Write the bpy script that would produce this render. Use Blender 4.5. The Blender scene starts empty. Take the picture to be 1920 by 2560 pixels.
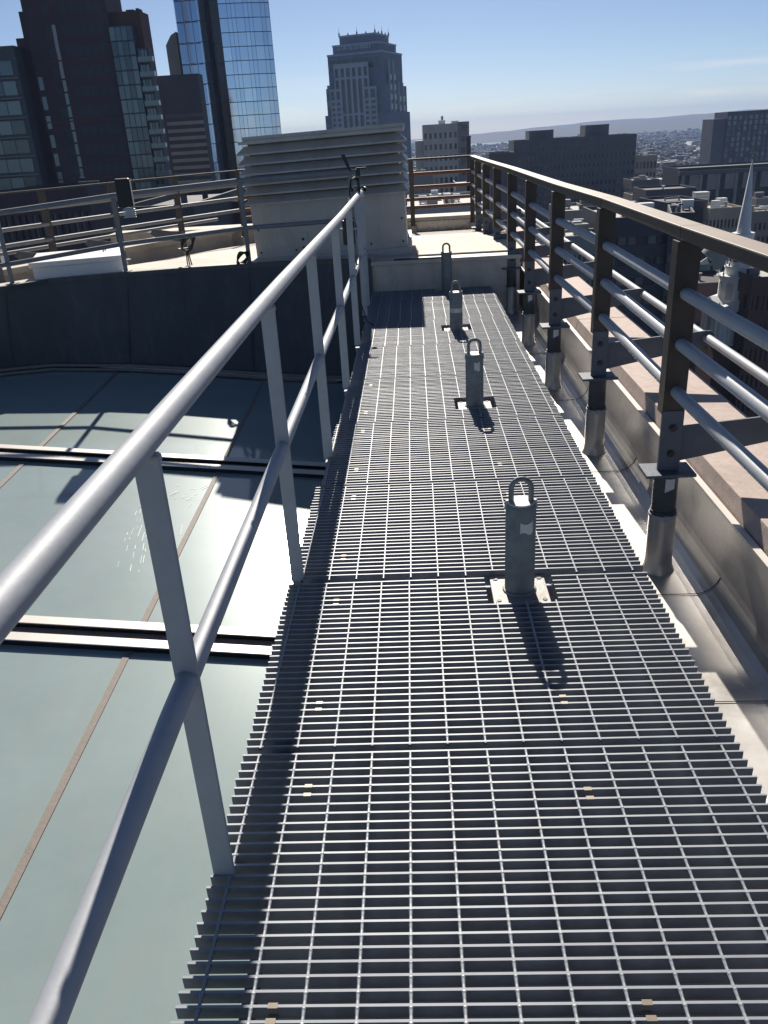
import bpy, math, random
from mathutils import Vector, Matrix
R=math.radians
random.seed(7)
SC=bpy.context.scene
COL=SC.collection
# ------------------------------------------------------------------ camera
F=2036.4
EYE=Vector((0,0,1.4908))
RX=Vector((0.99817,0.027203,-0.054008)); UP=Vector((0.037524,0.421735,0.905942)); FW=Vector((-0.047421,0.906311,-0.419942))
cam=bpy.data.cameras.new('camera'); co=bpy.data.objects.new('camera',cam); COL.objects.link(co)
m=Matrix((RX,UP,-FW)).transposed().to_4x4(); m.translation=EYE; co.matrix_world=m
cam.sensor_fit='VERTICAL'; cam.sensor_height=36; cam.sensor_width=27; cam.lens=F/2560*36
cam.clip_start=.05; cam.clip_end=30000
SC.camera=co
# ------------------------------------------------------------------ light
SUN_EL,SUN_AZ=34.2,-3.1
w=bpy.data.worlds.new('World'); SC.world=w; w.use_nodes=True
nt=w.node_tree; nt.nodes.clear()
sky=nt.nodes.new('ShaderNodeTexSky'); sky.sky_type='NISHITA'; sky.sun_disc=False
sky.sun_elevation=R(SUN_EL); sky.sun_rotation=R(SUN_AZ); sky.altitude=900; sky.air_density=.65; sky.dust_density=.5; sky.ozone_density=3.3
bg=nt.nodes.new('ShaderNodeBackground'); bg.inputs[1].default_value=.058
out=nt.nodes.new('ShaderNodeOutputWorld')
tcw=nt.nodes.new('ShaderNodeTexCoord'); mpw=nt.nodes.new('ShaderNodeMapping'); mpw.inputs['Scale'].default_value=(2.2,2.2,38)
nw=nt.nodes.new('ShaderNodeTexNoise'); nw.inputs['Scale'].default_value=2.6; nw.inputs['Detail'].default_value=7; nw.inputs['Roughness'].default_value=.6
nt.links.new(tcw.outputs['Generated'],mpw.inputs[0]); nt.links.new(mpw.outputs[0],nw.inputs[0])
sx=nt.nodes.new('ShaderNodeSeparateXYZ'); nt.links.new(tcw.outputs['Generated'],sx.inputs[0])
fz=nt.nodes.new('ShaderNodeMapRange'); fz.inputs[1].default_value=.075; fz.inputs[2].default_value=.02; fz.inputs[3].default_value=0; fz.inputs[4].default_value=1; nt.links.new(sx.outputs[2],fz.inputs[0])
fn=nt.nodes.new('ShaderNodeMapRange'); fn.inputs[1].default_value=.5; fn.inputs[2].default_value=.75; fn.inputs[3].default_value=0; fn.inputs[4].default_value=.45; nt.links.new(nw.outputs[0],fn.inputs[0])
mu=nt.nodes.new('ShaderNodeMath'); mu.operation='MULTIPLY'; nt.links.new(fz.outputs[0],mu.inputs[0]); nt.links.new(fn.outputs[0],mu.inputs[1])
mxw=nt.nodes.new('ShaderNodeMix'); mxw.data_type='RGBA'; nt.links.new(mu.outputs[0],mxw.inputs[0]); nt.links.new(sky.outputs[0],mxw.inputs[6]); mxw.inputs[7].default_value=(14.5,13.2,11.8,1)
nt.links.new(mxw.outputs[2],bg.inputs[0]); nt.links.new(bg.outputs[0],out.inputs[0])
sl=bpy.data.lights.new('sun','SUN'); sl.energy=4.9; sl.angle=R(.53); sl.color=(1,.93,.83)
so=bpy.data.objects.new('sun',sl); COL.objects.link(so)
sd=Vector((math.sin(R(SUN_AZ))*math.cos(R(SUN_EL)),math.cos(R(SUN_AZ))*math.cos(R(SUN_EL)),math.sin(R(SUN_EL))))
so.rotation_euler=sd.to_track_quat('Z','Y').to_euler(); so.location=(0,0,50)
vs=SC.view_settings; vs.view_transform='Standard'; vs.look='None'; vs.exposure=0.42; vs.gamma=1; vs.use_curve_mapping=False
SC.cycles.max_bounces=8; SC.cycles.volume_bounces=1; SC.cycles.use_denoising=True
# ------------------------------------------------------------------ helpers
def P(u,v,D):
    """point at forward distance D along a bearing read off the photograph (1659-wide coordinates)"""
    u*=1920/1659; v*=1920/1659
    r=RX*((u-960)/F)+UP*((1280-v)/F)+FW
    return EYE+r*(D/r.y)
MATS={}
def mat(name,c,rough=.6,metal=0.0,var=.12,scale=6.0,bump=0.0,bscale=60.0,spec=.5,c2=None,stretch=None,rvar=0.0,stain=None):
    m=bpy.data.materials.new(name); m.use_nodes=True; t=m.node_tree; b=t.nodes['Principled BSDF']
    b.inputs['Roughness'].default_value=rough; b.inputs['Metallic'].default_value=metal
    b.inputs['Specular IOR Level'].default_value=spec
    tc=t.nodes.new('ShaderNodeTexCoord'); mp=t.nodes.new('ShaderNodeMapping'); t.links.new(tc.outputs['Object'],mp.inputs[0])
    if stretch: mp.inputs['Scale'].default_value=stretch
    n=t.nodes.new('ShaderNodeTexNoise'); n.inputs['Scale'].default_value=scale; n.inputs['Detail'].default_value=9; n.inputs['Roughness'].default_value=.7
    t.links.new(mp.outputs[0],n.inputs[0])
    rp=t.nodes.new('ShaderNodeValToRGB')
    a=c2 if c2 else tuple(x*(1-var) for x in c); z=c if c2 else tuple(min(1,x*(1+var)) for x in c)
    rp.color_ramp.elements[0].color=(*a,1); rp.color_ramp.elements[1].color=(*z,1)
    rp.color_ramp.elements[0].position=.3; rp.color_ramp.elements[1].position=.7
    t.links.new(n.outputs[0],rp.inputs[0]); t.links.new(rp.outputs[0],b.inputs['Base Color'])
    if stain:          # patches of grime or rust with their own outline
        col,ssc,amt,st=stain
        mp2=t.nodes.new('ShaderNodeMapping'); t.links.new(tc.outputs['Object'],mp2.inputs[0]); mp2.inputs['Scale'].default_value=st; mp2.inputs['Location'].default_value=(3.1,1.7,.6)
        n3=t.nodes.new('ShaderNodeTexNoise'); n3.inputs['Scale'].default_value=ssc; n3.inputs['Detail'].default_value=8; n3.inputs['Roughness'].default_value=.7; n3.inputs['Distortion'].default_value=.6
        t.links.new(mp2.outputs[0],n3.inputs[0])
        m3=t.nodes.new('ShaderNodeMapRange'); m3.inputs[1].default_value=.5; m3.inputs[2].default_value=.68; m3.inputs[3].default_value=0; m3.inputs[4].default_value=amt
        t.links.new(n3.outputs[0],m3.inputs[0])
        mx=t.nodes.new('ShaderNodeMix'); mx.data_type='RGBA'; t.links.new(m3.outputs[0],mx.inputs[0]); t.links.new(rp.outputs[0],mx.inputs[6]); mx.inputs[7].default_value=(*col,1)
        t.links.new(mx.outputs[2],b.inputs['Base Color'])
    if rvar:
        mr=t.nodes.new('ShaderNodeMapRange'); mr.inputs[3].default_value=rough-rvar; mr.inputs[4].default_value=rough+rvar
        t.links.new(n.outputs[0],mr.inputs[0]); t.links.new(mr.outputs[0],b.inputs['Roughness'])
    if bump:
        n2=t.nodes.new('ShaderNodeTexNoise'); n2.inputs['Scale'].default_value=bscale; n2.inputs['Detail'].default_value=4
        t.links.new(mp.outputs[0],n2.inputs[0])
        bp=t.nodes.new('ShaderNodeBump'); bp.inputs['Strength'].default_value=bump; bp.inputs['Distance'].default_value=.02
        t.links.new(n2.outputs[0],bp.inputs['Height']); t.links.new(bp.outputs[0],b.inputs['Normal'])
    MATS[name]=m; return m
class MB:
    def __init__(s): s.v=[]; s.f=[]; s.sm=[]
    def add(s,vs,fs,smooth=False):
        o=len(s.v); s.v+= [tuple(p) for p in vs]; s.f+=[tuple(i+o for i in f) for f in fs]; s.sm+=[smooth]*len(fs); return s
    def box(s,x0,x1,y0,y1,z0,z1):
        v=[(x,y,z) for z in (z0,z1) for y in (y0,y1) for x in (x0,x1)]
        return s.add(v,[(0,2,3,1),(4,5,7,6),(0,1,5,4),(1,3,7,5),(3,2,6,7),(2,0,4,6)])
    def bar(s,a,b,wx,wy,upv=(0,0,1)):
        a=Vector(a);b=Vector(b);d=(b-a).normalized();u=Vector(upv)
        if abs(d.dot(u))>.99:u=Vector((0,1,0))
        x=d.cross(u).normalized();y=x.cross(d).normalized();v=[]
        for p in (a,b):
            for i,j in ((-1,-1),(1,-1),(1,1),(-1,1)): v.append(p+x*i*wx/2+y*j*wy/2)
        return s.add(v,[(3,2,1,0),(4,5,6,7),(0,1,5,4),(1,2,6,5),(2,3,7,6),(3,0,4,7)])
    def tube(s,pts,r,n=12,cap=True,radii=None):
        pts=[Vector(p) for p in pts];m=len(pts);v=[];ref=None
        for i,p in enumerate(pts):
            d=(pts[min(i+1,m-1)]-pts[max(i-1,0)]).normalized()
            if ref is None:
                ref=Vector((0,0,1)) if abs(d.z)<.9 else Vector((0,1,0))
            x=d.cross(ref).normalized();y=x.cross(d).normalized();ref=y
            rr=radii[i] if radii else r
            for k in range(n):
                a=2*math.pi*k/n;v.append(p+x*math.cos(a)*rr+y*math.sin(a)*rr)
        f=[(i*n+k,i*n+(k+1)%n,(i+1)*n+(k+1)%n,(i+1)*n+k) for i in range(m-1) for k in range(n)]
        s.add(v,f,True)
        if cap: s.add(v[:n],[tuple(range(n-1,-1,-1))]); s.add(v[-n:],[tuple(range(n))])
        return s
    def cyl(s,x,y,z0,z1,r,n=16,r1=None): return s.tube([(x,y,z0),(x,y,z1)],r,n,True,[r,r if r1 is None else r1])
    def prism(s,poly,z0,z1,axis='z'):
        n=len(poly)
        def q(p,t): return (p[0],p[1],t) if axis=='z' else ((p[0],t,p[1]) if axis=='y' else (t,p[0],p[1]))
        v=[q(p,z0) for p in poly]+[q(p,z1) for p in poly]
        return s.add(v,[tuple(range(n-1,-1,-1)),tuple(range(n,2*n))]+[(i,(i+1)%n,n+(i+1)%n,n+i) for i in range(n)])
    def strip(s,A,B,smooth=False):
        n=len(A); return s.add(list(A)+list(B),[(i,i+1,n+i+1,n+i) for i in range(n-1)],smooth)
    def mesh(s,name,mt,bevel=0):
        me=bpy.data.meshes.new(name); me.from_pydata(s.v,[],s.f)
        me.polygons.foreach_set('use_smooth',s.sm); me.update()
        for x in (mt if isinstance(mt,(list,tuple)) else [mt]): me.materials.append(x)
        return me
    def build(s,name,mt,parent=None,**k):
        o=bpy.data.objects.new(name,s.mesh(name,mt)); COL.objects.link(o)
        import bmesh
        bm=bmesh.new(); bm.from_mesh(o.data); bmesh.ops.recalc_face_normals(bm,faces=bm.faces[:]); bm.to_mesh(o.data); bm.free()
        if parent: o.parent=parent
        for a,b in k.items(): o[a]=b
        return o
def inst(name,me,parent,loc=(0,0,0),rot=(0,0,0),scale=(1,1,1)):
    o=bpy.data.objects.new(name,me); COL.objects.link(o); o.parent=parent; o.location=loc; o.rotation_euler=rot; o.scale=scale; return o
def thing(name,label,cat,loc=(0,0,0),rz=0,group=None):
    o=bpy.data.objects.new(name,None); COL.objects.link(o); o.location=loc; o.rotation_euler=(0,0,rz); o.empty_display_size=.1
    o['label']=label; o['category']=cat
    if group:o['group']=group
    return o
def tag(o,label,cat,group=None):
    o['label']=label;o['category']=cat
    if group:o['group']=group
    return o
def bevel(o,wd,seg=2):
    md=o.modifiers.new('bevel','BEVEL'); md.width=wd; md.segments=seg; md.limit_method='ANGLE'; return o
# ------------------------------------------------------------------ materials
GALV=mat('galvanised_steel',(.38,.40,.43),.60,.10,.10,9,.03,60,rvar=.05,stain=((.48,.49,.50),5,.3,(1,1,1)))
ZINC=mat('dull_zinc_plate',(.105,.12,.145),.6,.1,.2,9,.06,70)
GRATE=mat('grating_lit_top',(.31,.33,.36),.5,.1,.10,9,0)  # paler copy of the grating steel: sunlight on the tops put into the colour
GSIDE=mat('grating_shaded_side',(.20,.215,.245),.6,.1,.25,9,0)  # darker bluish copy: shade between the bars put into the colour
APLATE=mat('anchor_plate_steel',(.33,.32,.30),.55,.1,.12,12,.1,60,stain=((.2,.14,.09),10,.5,(1,1,1)))
WGALV=mat('weathered_galvanised_pipe',(.21,.22,.24),.6,.05,.15,14,.06,90)
LPOST=mat('grey_brown_post_paint',(.055,.05,.045),.6,0,.15,10)
ANCH=mat('anchor_steel',(.20,.23,.24),.6,.15,.25,12,.15,60,stain=((.13,.10,.075),9,.55,(1,1,.5)))
BROWN=mat('brown_paint',(.055,.042,.032),.5,0,.15,10,.05,80)
CAPT=mat('bronze_cap_paint',(.34,.27,.21),.55,0,.08,5,.03,120)
STEEL=mat('flashing_metal',(.50,.49,.46),.27,.75,.18,5,.22,7,c2=(.36,.35,.34),rvar=.1)
COAT=mat('dark_pipe_coating',(.06,.065,.07),.5,0,.25,20,.2,60)
MEMB=mat('roof_membrane_silver',(.62,.595,.56),.38,.7,.15,4,.08,9,c2=(.50,.48,.46),rvar=.06,stain=((.25,.22,.19),2.2,.6,(1,.6,1)))
STONE=mat('pink_granite',(.62,.50,.43),.75,0,.1,22,.25,160,c2=(.48,.37,.32),stain=((.30,.24,.21),1.8,.55,(1,1,1)))
CREAM=mat('cream_roof_coating',(.62,.55,.46),.75,0,.08,4,.15,40,c2=(.50,.44,.37),stain=((.33,.29,.24),1.5,.6,(1,1,1)))
LOUV=mat('painted_louvre_metal',(.55,.52,.47),.5,0,.07,5,.05,40,c2=(.47,.44,.40),stain=((.34,.30,.25),3,.5,(2,2,.5)))
WHITE=mat('white_paint',(.78,.78,.76),.5,0,.05,8)
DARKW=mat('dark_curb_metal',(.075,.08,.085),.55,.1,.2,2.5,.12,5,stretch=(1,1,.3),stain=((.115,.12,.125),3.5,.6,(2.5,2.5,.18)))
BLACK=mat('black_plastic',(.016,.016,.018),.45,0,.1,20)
RUST=mat('rusty_red_pipe',(.16,.07,.045),.6,0,.3,20)
GASK=mat('brown_gasket',(.26,.22,.19),.7,0,.15,20,.1,90)
CAPM=mat('glazing_cap_metal',(.72,.68,.62),.4,.1,.06,6)
CLIP=mat('clip_brass',(.23,.19,.15),.45,.3,.1,10)
STICK=mat('sticker_paper',(.62,.62,.60),.7,0,.15,30)
BOLT=mat('bolt_steel',(.05,.05,.055),.5,.4,.1,20)
# skylight glass: grey-green fritted glass with a clear glossy face
def glassmat():
    m=mat('fritted_skylight_glass',(.34,.425,.42),.35,0,.05,.8,0,c2=(.26,.335,.335))
    t=m.node_tree;b=t.nodes['Principled BSDF']
    tc=t.nodes.new('ShaderNodeTexCoord')
    n=t.nodes.new('ShaderNodeTexNoise');n.inputs['Scale'].default_value=1.1;n.inputs['Detail'].default_value=3
    t.links.new(tc.outputs['Object'],n.inputs[0])
    b.inputs['Specular IOR Level'].default_value=.10; b.inputs['Specular Tint'].default_value=(.8,1,1,1); b.inputs['Coat Weight'].default_value=1; b.inputs['Coat IOR'].default_value=1.5
    mr=t.nodes.new('ShaderNodeMapRange');mr.inputs[1].default_value=.3;mr.inputs[2].default_value=.7;mr.inputs[3].default_value=.05;mr.inputs[4].default_value=.085
    t.links.new(n.outputs[0],mr.inputs[0]);t.links.new(mr.outputs[0],b.inputs['Coat Roughness'])
    b.inputs['IOR'].default_value=1.5
    mp=t.nodes.new('ShaderNodeMapping'); mp.inputs['Scale'].default_value=(3.5,.5,1); t.links.new(tc.outputs['Object'],mp.inputs[0])
    n2=t.nodes.new('ShaderNodeTexNoise'); n2.inputs['Scale'].default_value=2.2; n2.inputs['Detail'].default_value=9; n2.inputs['Roughness'].default_value=.7; n2.inputs['Distortion'].default_value=.4; t.links.new(mp.outputs[0],n2.inputs[0])
    m2=t.nodes.new('ShaderNodeMapRange'); m2.inputs[1].default_value=.45; m2.inputs[2].default_value=.75; m2.inputs[3].default_value=0; m2.inputs[4].default_value=.45; t.links.new(n2.outputs[0],m2.inputs[0])
    old=b.inputs['Base Color'].links[0].from_socket
    mx=t.nodes.new('ShaderNodeMix'); mx.data_type='RGBA'; t.links.new(m2.outputs[0],mx.inputs[0]); t.links.new(old,mx.inputs[6]); mx.inputs[7].default_value=(.36,.365,.34,1); t.links.new(mx.outputs[2],b.inputs['Base Color'])
    return m
GLASS=glassmat()

# ------------------------------------------------------------------ setting: roof decks
d=MB(); prof=[(-.42,-.30),(1.085,-.30)]
for k in range(1,7):
    a=k/6*math.pi/2; prof.append((1.085+.115*math.sin(a),-.30+.115*(1-math.cos(a))))
prof+= [(1.205,.03)]
ys=[-2.5]+[.35*i for i in range(0,42)]
for i in range(len(prof)-1):
    d.strip([(prof[i][0],y,prof[i][1]) for y in ys],[(prof[i+1][0],y,prof[i+1][1]) for y in ys],True)
gut=d.build('gutter_floor',MEMB,kind='structure')
# seams of the flashing sheets in the gutter
for y in (.9,2.25,2.95,4.3,5.65,7.0):
    s=MB(); pts=[(x,y+.03*math.sin(x*9),z+.004) for x,z in prof[:7]]
    s.tube(pts,.0016,6); s.build('flashing_seam',COAT,gut)
roof=MB()
top=[(-5.6,6.9),(-5.1,7.4),(-4.55,7.85),(-4.06,8.17),(-3.75,8.5),(-3.0,8.72),(-2.4,8.84),(-1.74,8.9),(-.98,8.86),(-.44,8.75)]
roofA=[(x,y+.005,.325) for x,y in top]+[(-.43,8.8,.296),(.6,8.8,.296),(1.2,8.85,.296)]
roofC=[(-6.3,6.6,.02),(-5.9,7.6,.02),(-5.5,8.6,.02),(-5.0,9.7,.02),(-4.6,10.4,.02),(-4.1,11.3,.02),(-3.6,12.1,.02),(-3.0,13.1,.02),(-2.5,13.6,.02),(-1.5,13.8,.02),(0,13.9,.02),(1.15,14,.02),(1.2,14.03,.02)]
roofB=[(p[0]*.7+q[0]*.3,p[1]*.7+q[1]*.3,.29) for p,q in zip(roofA,roofC)]
roof.strip(roofA,roofB); roof.strip(roofB,roofC)
roof.build('roof_deck',CREAM,kind='structure')
# paver strips on the roof beyond the walkway
for i,(yy,hh) in enumerate([(8.97,.0),(9.35,.0),(9.73,.0),(10.11,.0),(10.5,.0)]):
    p=MB().box(.05,1.02-.02*i,yy,yy+.34,.24,.318-.012*i+[0,.006,-.002,.007,.002][i]).build('roof_paver',CREAM); tag(p,['nearest pale paver strip beside the louvred hood','second pale paver strip behind the low end wall','middle pale paver strip on the roof beyond the walkway','fourth pale paver strip, before the farthest one','farthest pale paver strip near the corner of the railing'][i],'paver','pale paver strips on the roof')
# ground far below
g=MB(); g.add([(-9000,-2500,-75),(9000,-2500,-75),(9000,9500,-75),(-9000,9500,-75)],[(0,1,2,3)])
GROUND=mat('city_ground',(.055,.055,.055),.9,0,.35,.012,0,c2=(.035,.038,.035))
g.build('ground',GROUND,kind='structure')
# ------------------------------------------------------------------ walkway grating
def one(name,mt,f):
    b=MB(); f(b); return b.mesh(name,mt)
PITCH=.0303; NB=30; PD=.91; RODX=.1016
ANY=[2.56,4.745,6.82,8.62]; ANX=.338
BAR={}
def barmesh(x0,x1):
    k=(round(x0,3),round(x1,3))
    if k not in BAR:
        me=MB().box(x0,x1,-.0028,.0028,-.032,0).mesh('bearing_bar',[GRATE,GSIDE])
        for i,p in enumerate(me.polygons): p.material_index=0 if i==1 else 1  # only the top face takes the lit tone, the rest painted-in shade
        BAR[k]=me
    return BAR[k]
ROD={}
def rodmesh(L):
    k=round(L,3)
    if k not in ROD:
        b=MB(); n=max(2,int(round(L/PITCH))); v=[];f=[]
        for i in range(n):            # rod slightly swollen where it is welded into each bar
            for (fy,wd,zt) in ((0,.0046,0.0),(.12,.0036,-.0008),(.5,.0030,-.0014),(.88,.0036,-.0008)):
                y=L*(i+fy)/n; v+=[(-wd,y,zt-.0012),(-wd*.45,y,zt+.0005),(wd*.45,y,zt+.0005),(wd,y,zt-.0012),(wd,y,-.008),(-wd,y,-.008)]
        m=4*n
        for i in range(m-1):
            for q in range(6): f.append((i*6+q,i*6+(q+1)%6,(i+1)*6+(q+1)%6,(i+1)*6+q))
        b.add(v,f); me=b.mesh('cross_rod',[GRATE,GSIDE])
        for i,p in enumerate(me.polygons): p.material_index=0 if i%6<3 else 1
        ROD[k]=me
    return ROD[k]
clipm=one('saddle_clip',CLIP,lambda b:b.box(-.0095,.0095,-.0205,-.0095,-.003,.0012).box(-.0095,.0095,.0095,.0205,-.003,.0012).box(-.0095,.0095,-.0095,.0095,-.022,-.018))
PLAB=['nearest steel grating panel of the walkway, cut around the first railing post','second grating panel, ending at the first lifting anchor','third grating panel, starting behind the first lifting anchor','fourth grating panel, ending behind the second lifting anchor','fifth grating panel, just beyond the second lifting anchor','sixth grating panel, in front of the third lifting anchor','seventh grating panel, at the third lifting anchor','eighth grating panel, partly in the shadow of the louvred hood','last grating panel, in deep shade before the low end wall']
seams=[.815,1.725,2.635,3.545,4.455,5.365,6.275,7.185,8.095]
off=[0,-.001,.004,.002,.006,.008,.014,.022,.03]
lefts=[-.508,-.505,-.50,-.475,-.462,-.455,-.445,-.44,-.44]
for k,y0 in enumerate(seams):
    nb=NB if k<8 else 21
    pn=thing('grating_panel',PLAB[k],'grating',(0,y0,0),R([0,.05,-.1,.1,-.05,.1,.1,.15,.2][k]),'steel grating panels of the walkway')
    yl=[.006+i*PITCH for i in range(nb)]
    xl,xr=lefts[k],.803
    def hole(y):
        for a in ANY:
            if -.112<y0+y-a<.105: return (ANX-.122,ANX+.122)
        return None
    for i,y in enumerate(yl):
        a,b=xl+random.uniform(-.002,.002),xr+random.uniform(-.0025,.0025)
        h=hole(y)
        a=round(a*400)/400;b=round(b*400)/400
        for (p,q) in ([(a,b)] if not h else [(a,h[0]),(h[1],b)]):
            inst('bearing_bar',barmesh(p,q),pn,(0,y+random.uniform(-.0005,.0005),random.uniform(-.001,.0006)),(random.uniform(-.03,.03),random.uniform(-.0012,.0012),random.uniform(-.0012,.0012)))
    L=yl[-1]
    for j in range(-4,9):
        x=-.0569+off[k]+RODX*j
        if x<xl+.005 or x>xr-.01: continue
        segs=[(0,L)]
        for a in ANY:
            if abs(x-ANX)<.122:
                n2=[]
                for s0,s1 in segs:
                    h0,h1=a-.112-y0,a+.105-y0
                    if h1<=s0 or h0>=s1: n2.append((s0,s1));continue
                    if h0-s0>.02:n2.append((s0,h0))
                    if s1-h1>.02:n2.append((h1,s1))
                segs=n2
        for s0,s1 in segs: inst('cross_rod',rodmesh(s1-s0),pn,(x,s0,0))
    for (cx,cy) in [(-.316,.735),(.381,.73),(-.32,.165),(.383,.16)]:
        if k<8 and not(k>4): 
            i=min(range(nb-1),key=lambda i:abs((yl[i]+yl[i+1])/2-cy)); inst('saddle_clip',clipm,pn,(cx+off[k],(yl[i]+yl[i+1])/2,0))
    if k==2:
        for o in list(pn.children):
            if o.location.y<.03 and o.location.x==0: bpy.data.objects.remove(o)
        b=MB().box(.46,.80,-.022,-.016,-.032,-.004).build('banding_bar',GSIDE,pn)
    # support angle below each seam
    sp=MB().box(-.44,.79,-.03,.03,-.06,-.036).box(-.44,.79,-.03,-.022,-.12,-.06); sp.build('support_angle',GALV,pn)
# ------------------------------------------------------------------ lifting / tie-off anchors
def anchor(y,label,h=.30,sticker=0):
    t=thing('roof_anchor',label,'roof anchor',(ANX,y,0),0,'roof tie-off anchors standing in the grating')
    bevel(MB().box(-.10,.10,-.10,.10,-.034,-.022).build('base_plate',APLATE,t),.002)
    for sx in (-.08,.08):
        for sy in (-.075,.075): MB().cyl(sx,sy,-.022,-.0195,.0085,12).build('bolt_hole',BOLT,t)
    MB().cyl(0,0,-.30,-.034,.05,20).build('lower_pipe',ANCH,t)
    MB().tube([(0,0,-.022),(0,0,h-.012),(0,0,h-.006),(0,0,h)],.052,24,True,[.053,.053,.0515,.048]).build('pipe',ANCH,t)
    MB().cyl(0,0,h,h+.008,.046,24).build('top_plate',LOUV,t)
    pts=[(-.034,0,h-.05)]+[(-.034,0,h+.01+.045*i/4) for i in range(5)]+[(-.034*math.cos(a*math.pi/10),0,h+.055+.034*math.sin(a*math.pi/10)) for a in range(1,10)]+[(.034,0,h+.055-.045*i/4) for i in range(5)]+[(.034,0,h-.05)]
    MB().tube(pts,.0095,10).build('lifting_loop',ANCH,t)
    for sx in (-.047,.047): MB().tube([(sx,0,h-.02),(sx,0,h+.012)],.009,8,True,[.011,.007]).build('weld',GALV,t)
    wd=MB(); wd.tube([(.055*math.cos(i*math.pi/10),.055*math.sin(i*math.pi/10),-.02) for i in range(21)],.006,6,False); wd.build('weld_bead',APLATE,t)
    if sticker:
        z0,z1,a0,a1={1:(h-.095,h-.055,-.15,.75),2:(h-.085,h-.035,-.1,.55),3:(h-.155,h-.12,-1.35,1.35)}[sticker]
        s=MB();n=8
        A=[(.0535*math.sin(a0+(a1-a0)*i/n),-.0535*math.cos(a0+(a1-a0)*i/n),z0+(.006*math.sin(i*.8) if sticker<3 else 0)) for i in range(n+1)]
        B=[(p[0],p[1],z1+(.005*math.cos(i*.6+1) if sticker<3 else 0)) for i,p in enumerate(A)]
        s.strip(A,B,True); s.build('sticker',STICK,t)
    return t
anchor(ANY[0],'nearest round steel anchor post with a lifting loop and torn sticker',.32,1)
anchor(ANY[1],'second anchor post from the front, with a square pale sticker near its top',.29,2)
anchor(ANY[2],'third anchor post from the front, with a pale band around its middle',.285,3)
anchor(ANY[3],'farthest anchor post, shaded, in front of the low end wall',.37,0)
# ------------------------------------------------------------------ left walkway railing
LX=-.478
t=thing('walkway_railing','galvanised pipe railing along the left edge of the grating walkway','railing',(0,0,0))
zr=lambda y:1.03-.004*max(0,y-2)
MB().tube([(LX-.004,-1.2,1.035),(LX,.5,1.033),(LX,3,zr(3)),(LX+.012,5.6,zr(5.6)),(LX+.02,8.0,1.02)],.0255,20).build('top_rail',GALV,t)
MB().tube([(LX,-1.2,.535),(LX,1,.535),(LX,4,.515),(LX+.015,8.02,.50)],.0225,18).build('mid_rail',GALV,t)
py=[-.05,1.315,2.66,3.92,5.2,6.4,7.55,8.03]
for y in py:
    x=LX+max(0,(y-3))*.004
    p=MB().box(x-.024,x+.024,y-.006,y+.006,-.012,1.012); bevel(p.build('post',GALV,t),.002)
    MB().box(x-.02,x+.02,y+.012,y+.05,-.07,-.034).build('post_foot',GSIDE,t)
    for zz_ in (zr(max(y,0))-.027,): bevel(MB().box(x-.027,x+.027,y-.0095,y+.0095,zz_-.009,zz_+.006).build('weld_bead',GALV,t),.004)
# wind vane sensor clamped on the far end
t=thing('wind_sensor','black wind vane sensor clamped on the far end of the left handrail','wind vane',(LX+.02,7.75,1.04))
MB().tube([(0,0,-.02),(0,0,.12)],.011,10).build('mast',BLACK,t)
MB().tube([(0,-.0,.13),(.0,0,.19)],.018,12,True,[.022,.02]).build('hub',BLACK,t)
MB().box(-.01,.075,-.008,.008,.185,.20).build('nose_arm',BLACK,t)
v=MB(); v.prism([(-.012,.185),(-.06,.19),(-.105,.315),(-.14,.31),(-.085,.185),(-.06,.175)],-.003,.003,'y'); v.build('vane_tail',BLACK,t)
for a in range(3):
    q=a*2.094+.5
    c=MB(); c.tube([(0,0,.02),(.055*math.cos(q),.055*math.sin(q),.02)],.004,6)
    n=8
    cup=[(.065*math.cos(q)+.0*0,.065*math.sin(q),.02)]
    c.tube([(.065*math.cos(q)-.018*math.sin(q),.065*math.sin(q)+.018*math.cos(q),.02),(.065*math.cos(q),.065*math.sin(q),.02),(.065*math.cos(q)+.016*math.sin(q),.065*math.sin(q)-.016*math.cos(q),.02)],.02,10,True,[.021,.018,.006]); c.build('wind_cup',BLACK,t)
MB().tube([(0,-.01,.09),(-.03,-.02,.12),(-.065,-.03,.10),(-.075,-.06,.02),(-.075,-.35,-.09),(-.06,-.6,-.16),(-.06,-.85,-.2)],.009,8).build('cable',BLACK,t)
t=thing('sensor_junction_box','black sensor junction box hanging from the left handrail near its end','junction box',(LX-.035,6.95,.86))
bevel(MB().box(-.05,.05,-.03,.03,-.17,.02).build('box_body',BLACK,t),.008)
MB().tube([(0,0,.02),(0,0,.075)],.03,10,True,[.04,.012]).build('box_neck',BLACK,t)
for sx in (-.052,.052): MB().tube([(sx*.8,-.032,-.045),(sx*1.25,-.032,-.045)],.009,8).build('screw_lug',GALV,t)
MB().tube([(0,-.031,-.045),(0,-.034,-.045)],.009,10).build('screw',GALV,t)
MB().tube([(.02,0,-.17),(.05,.02,-.35),(.045,.05,-.6),(.10,.0,-.8),(.16,.1,-.86)],.005,6).build('cable',BLACK,t)
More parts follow.
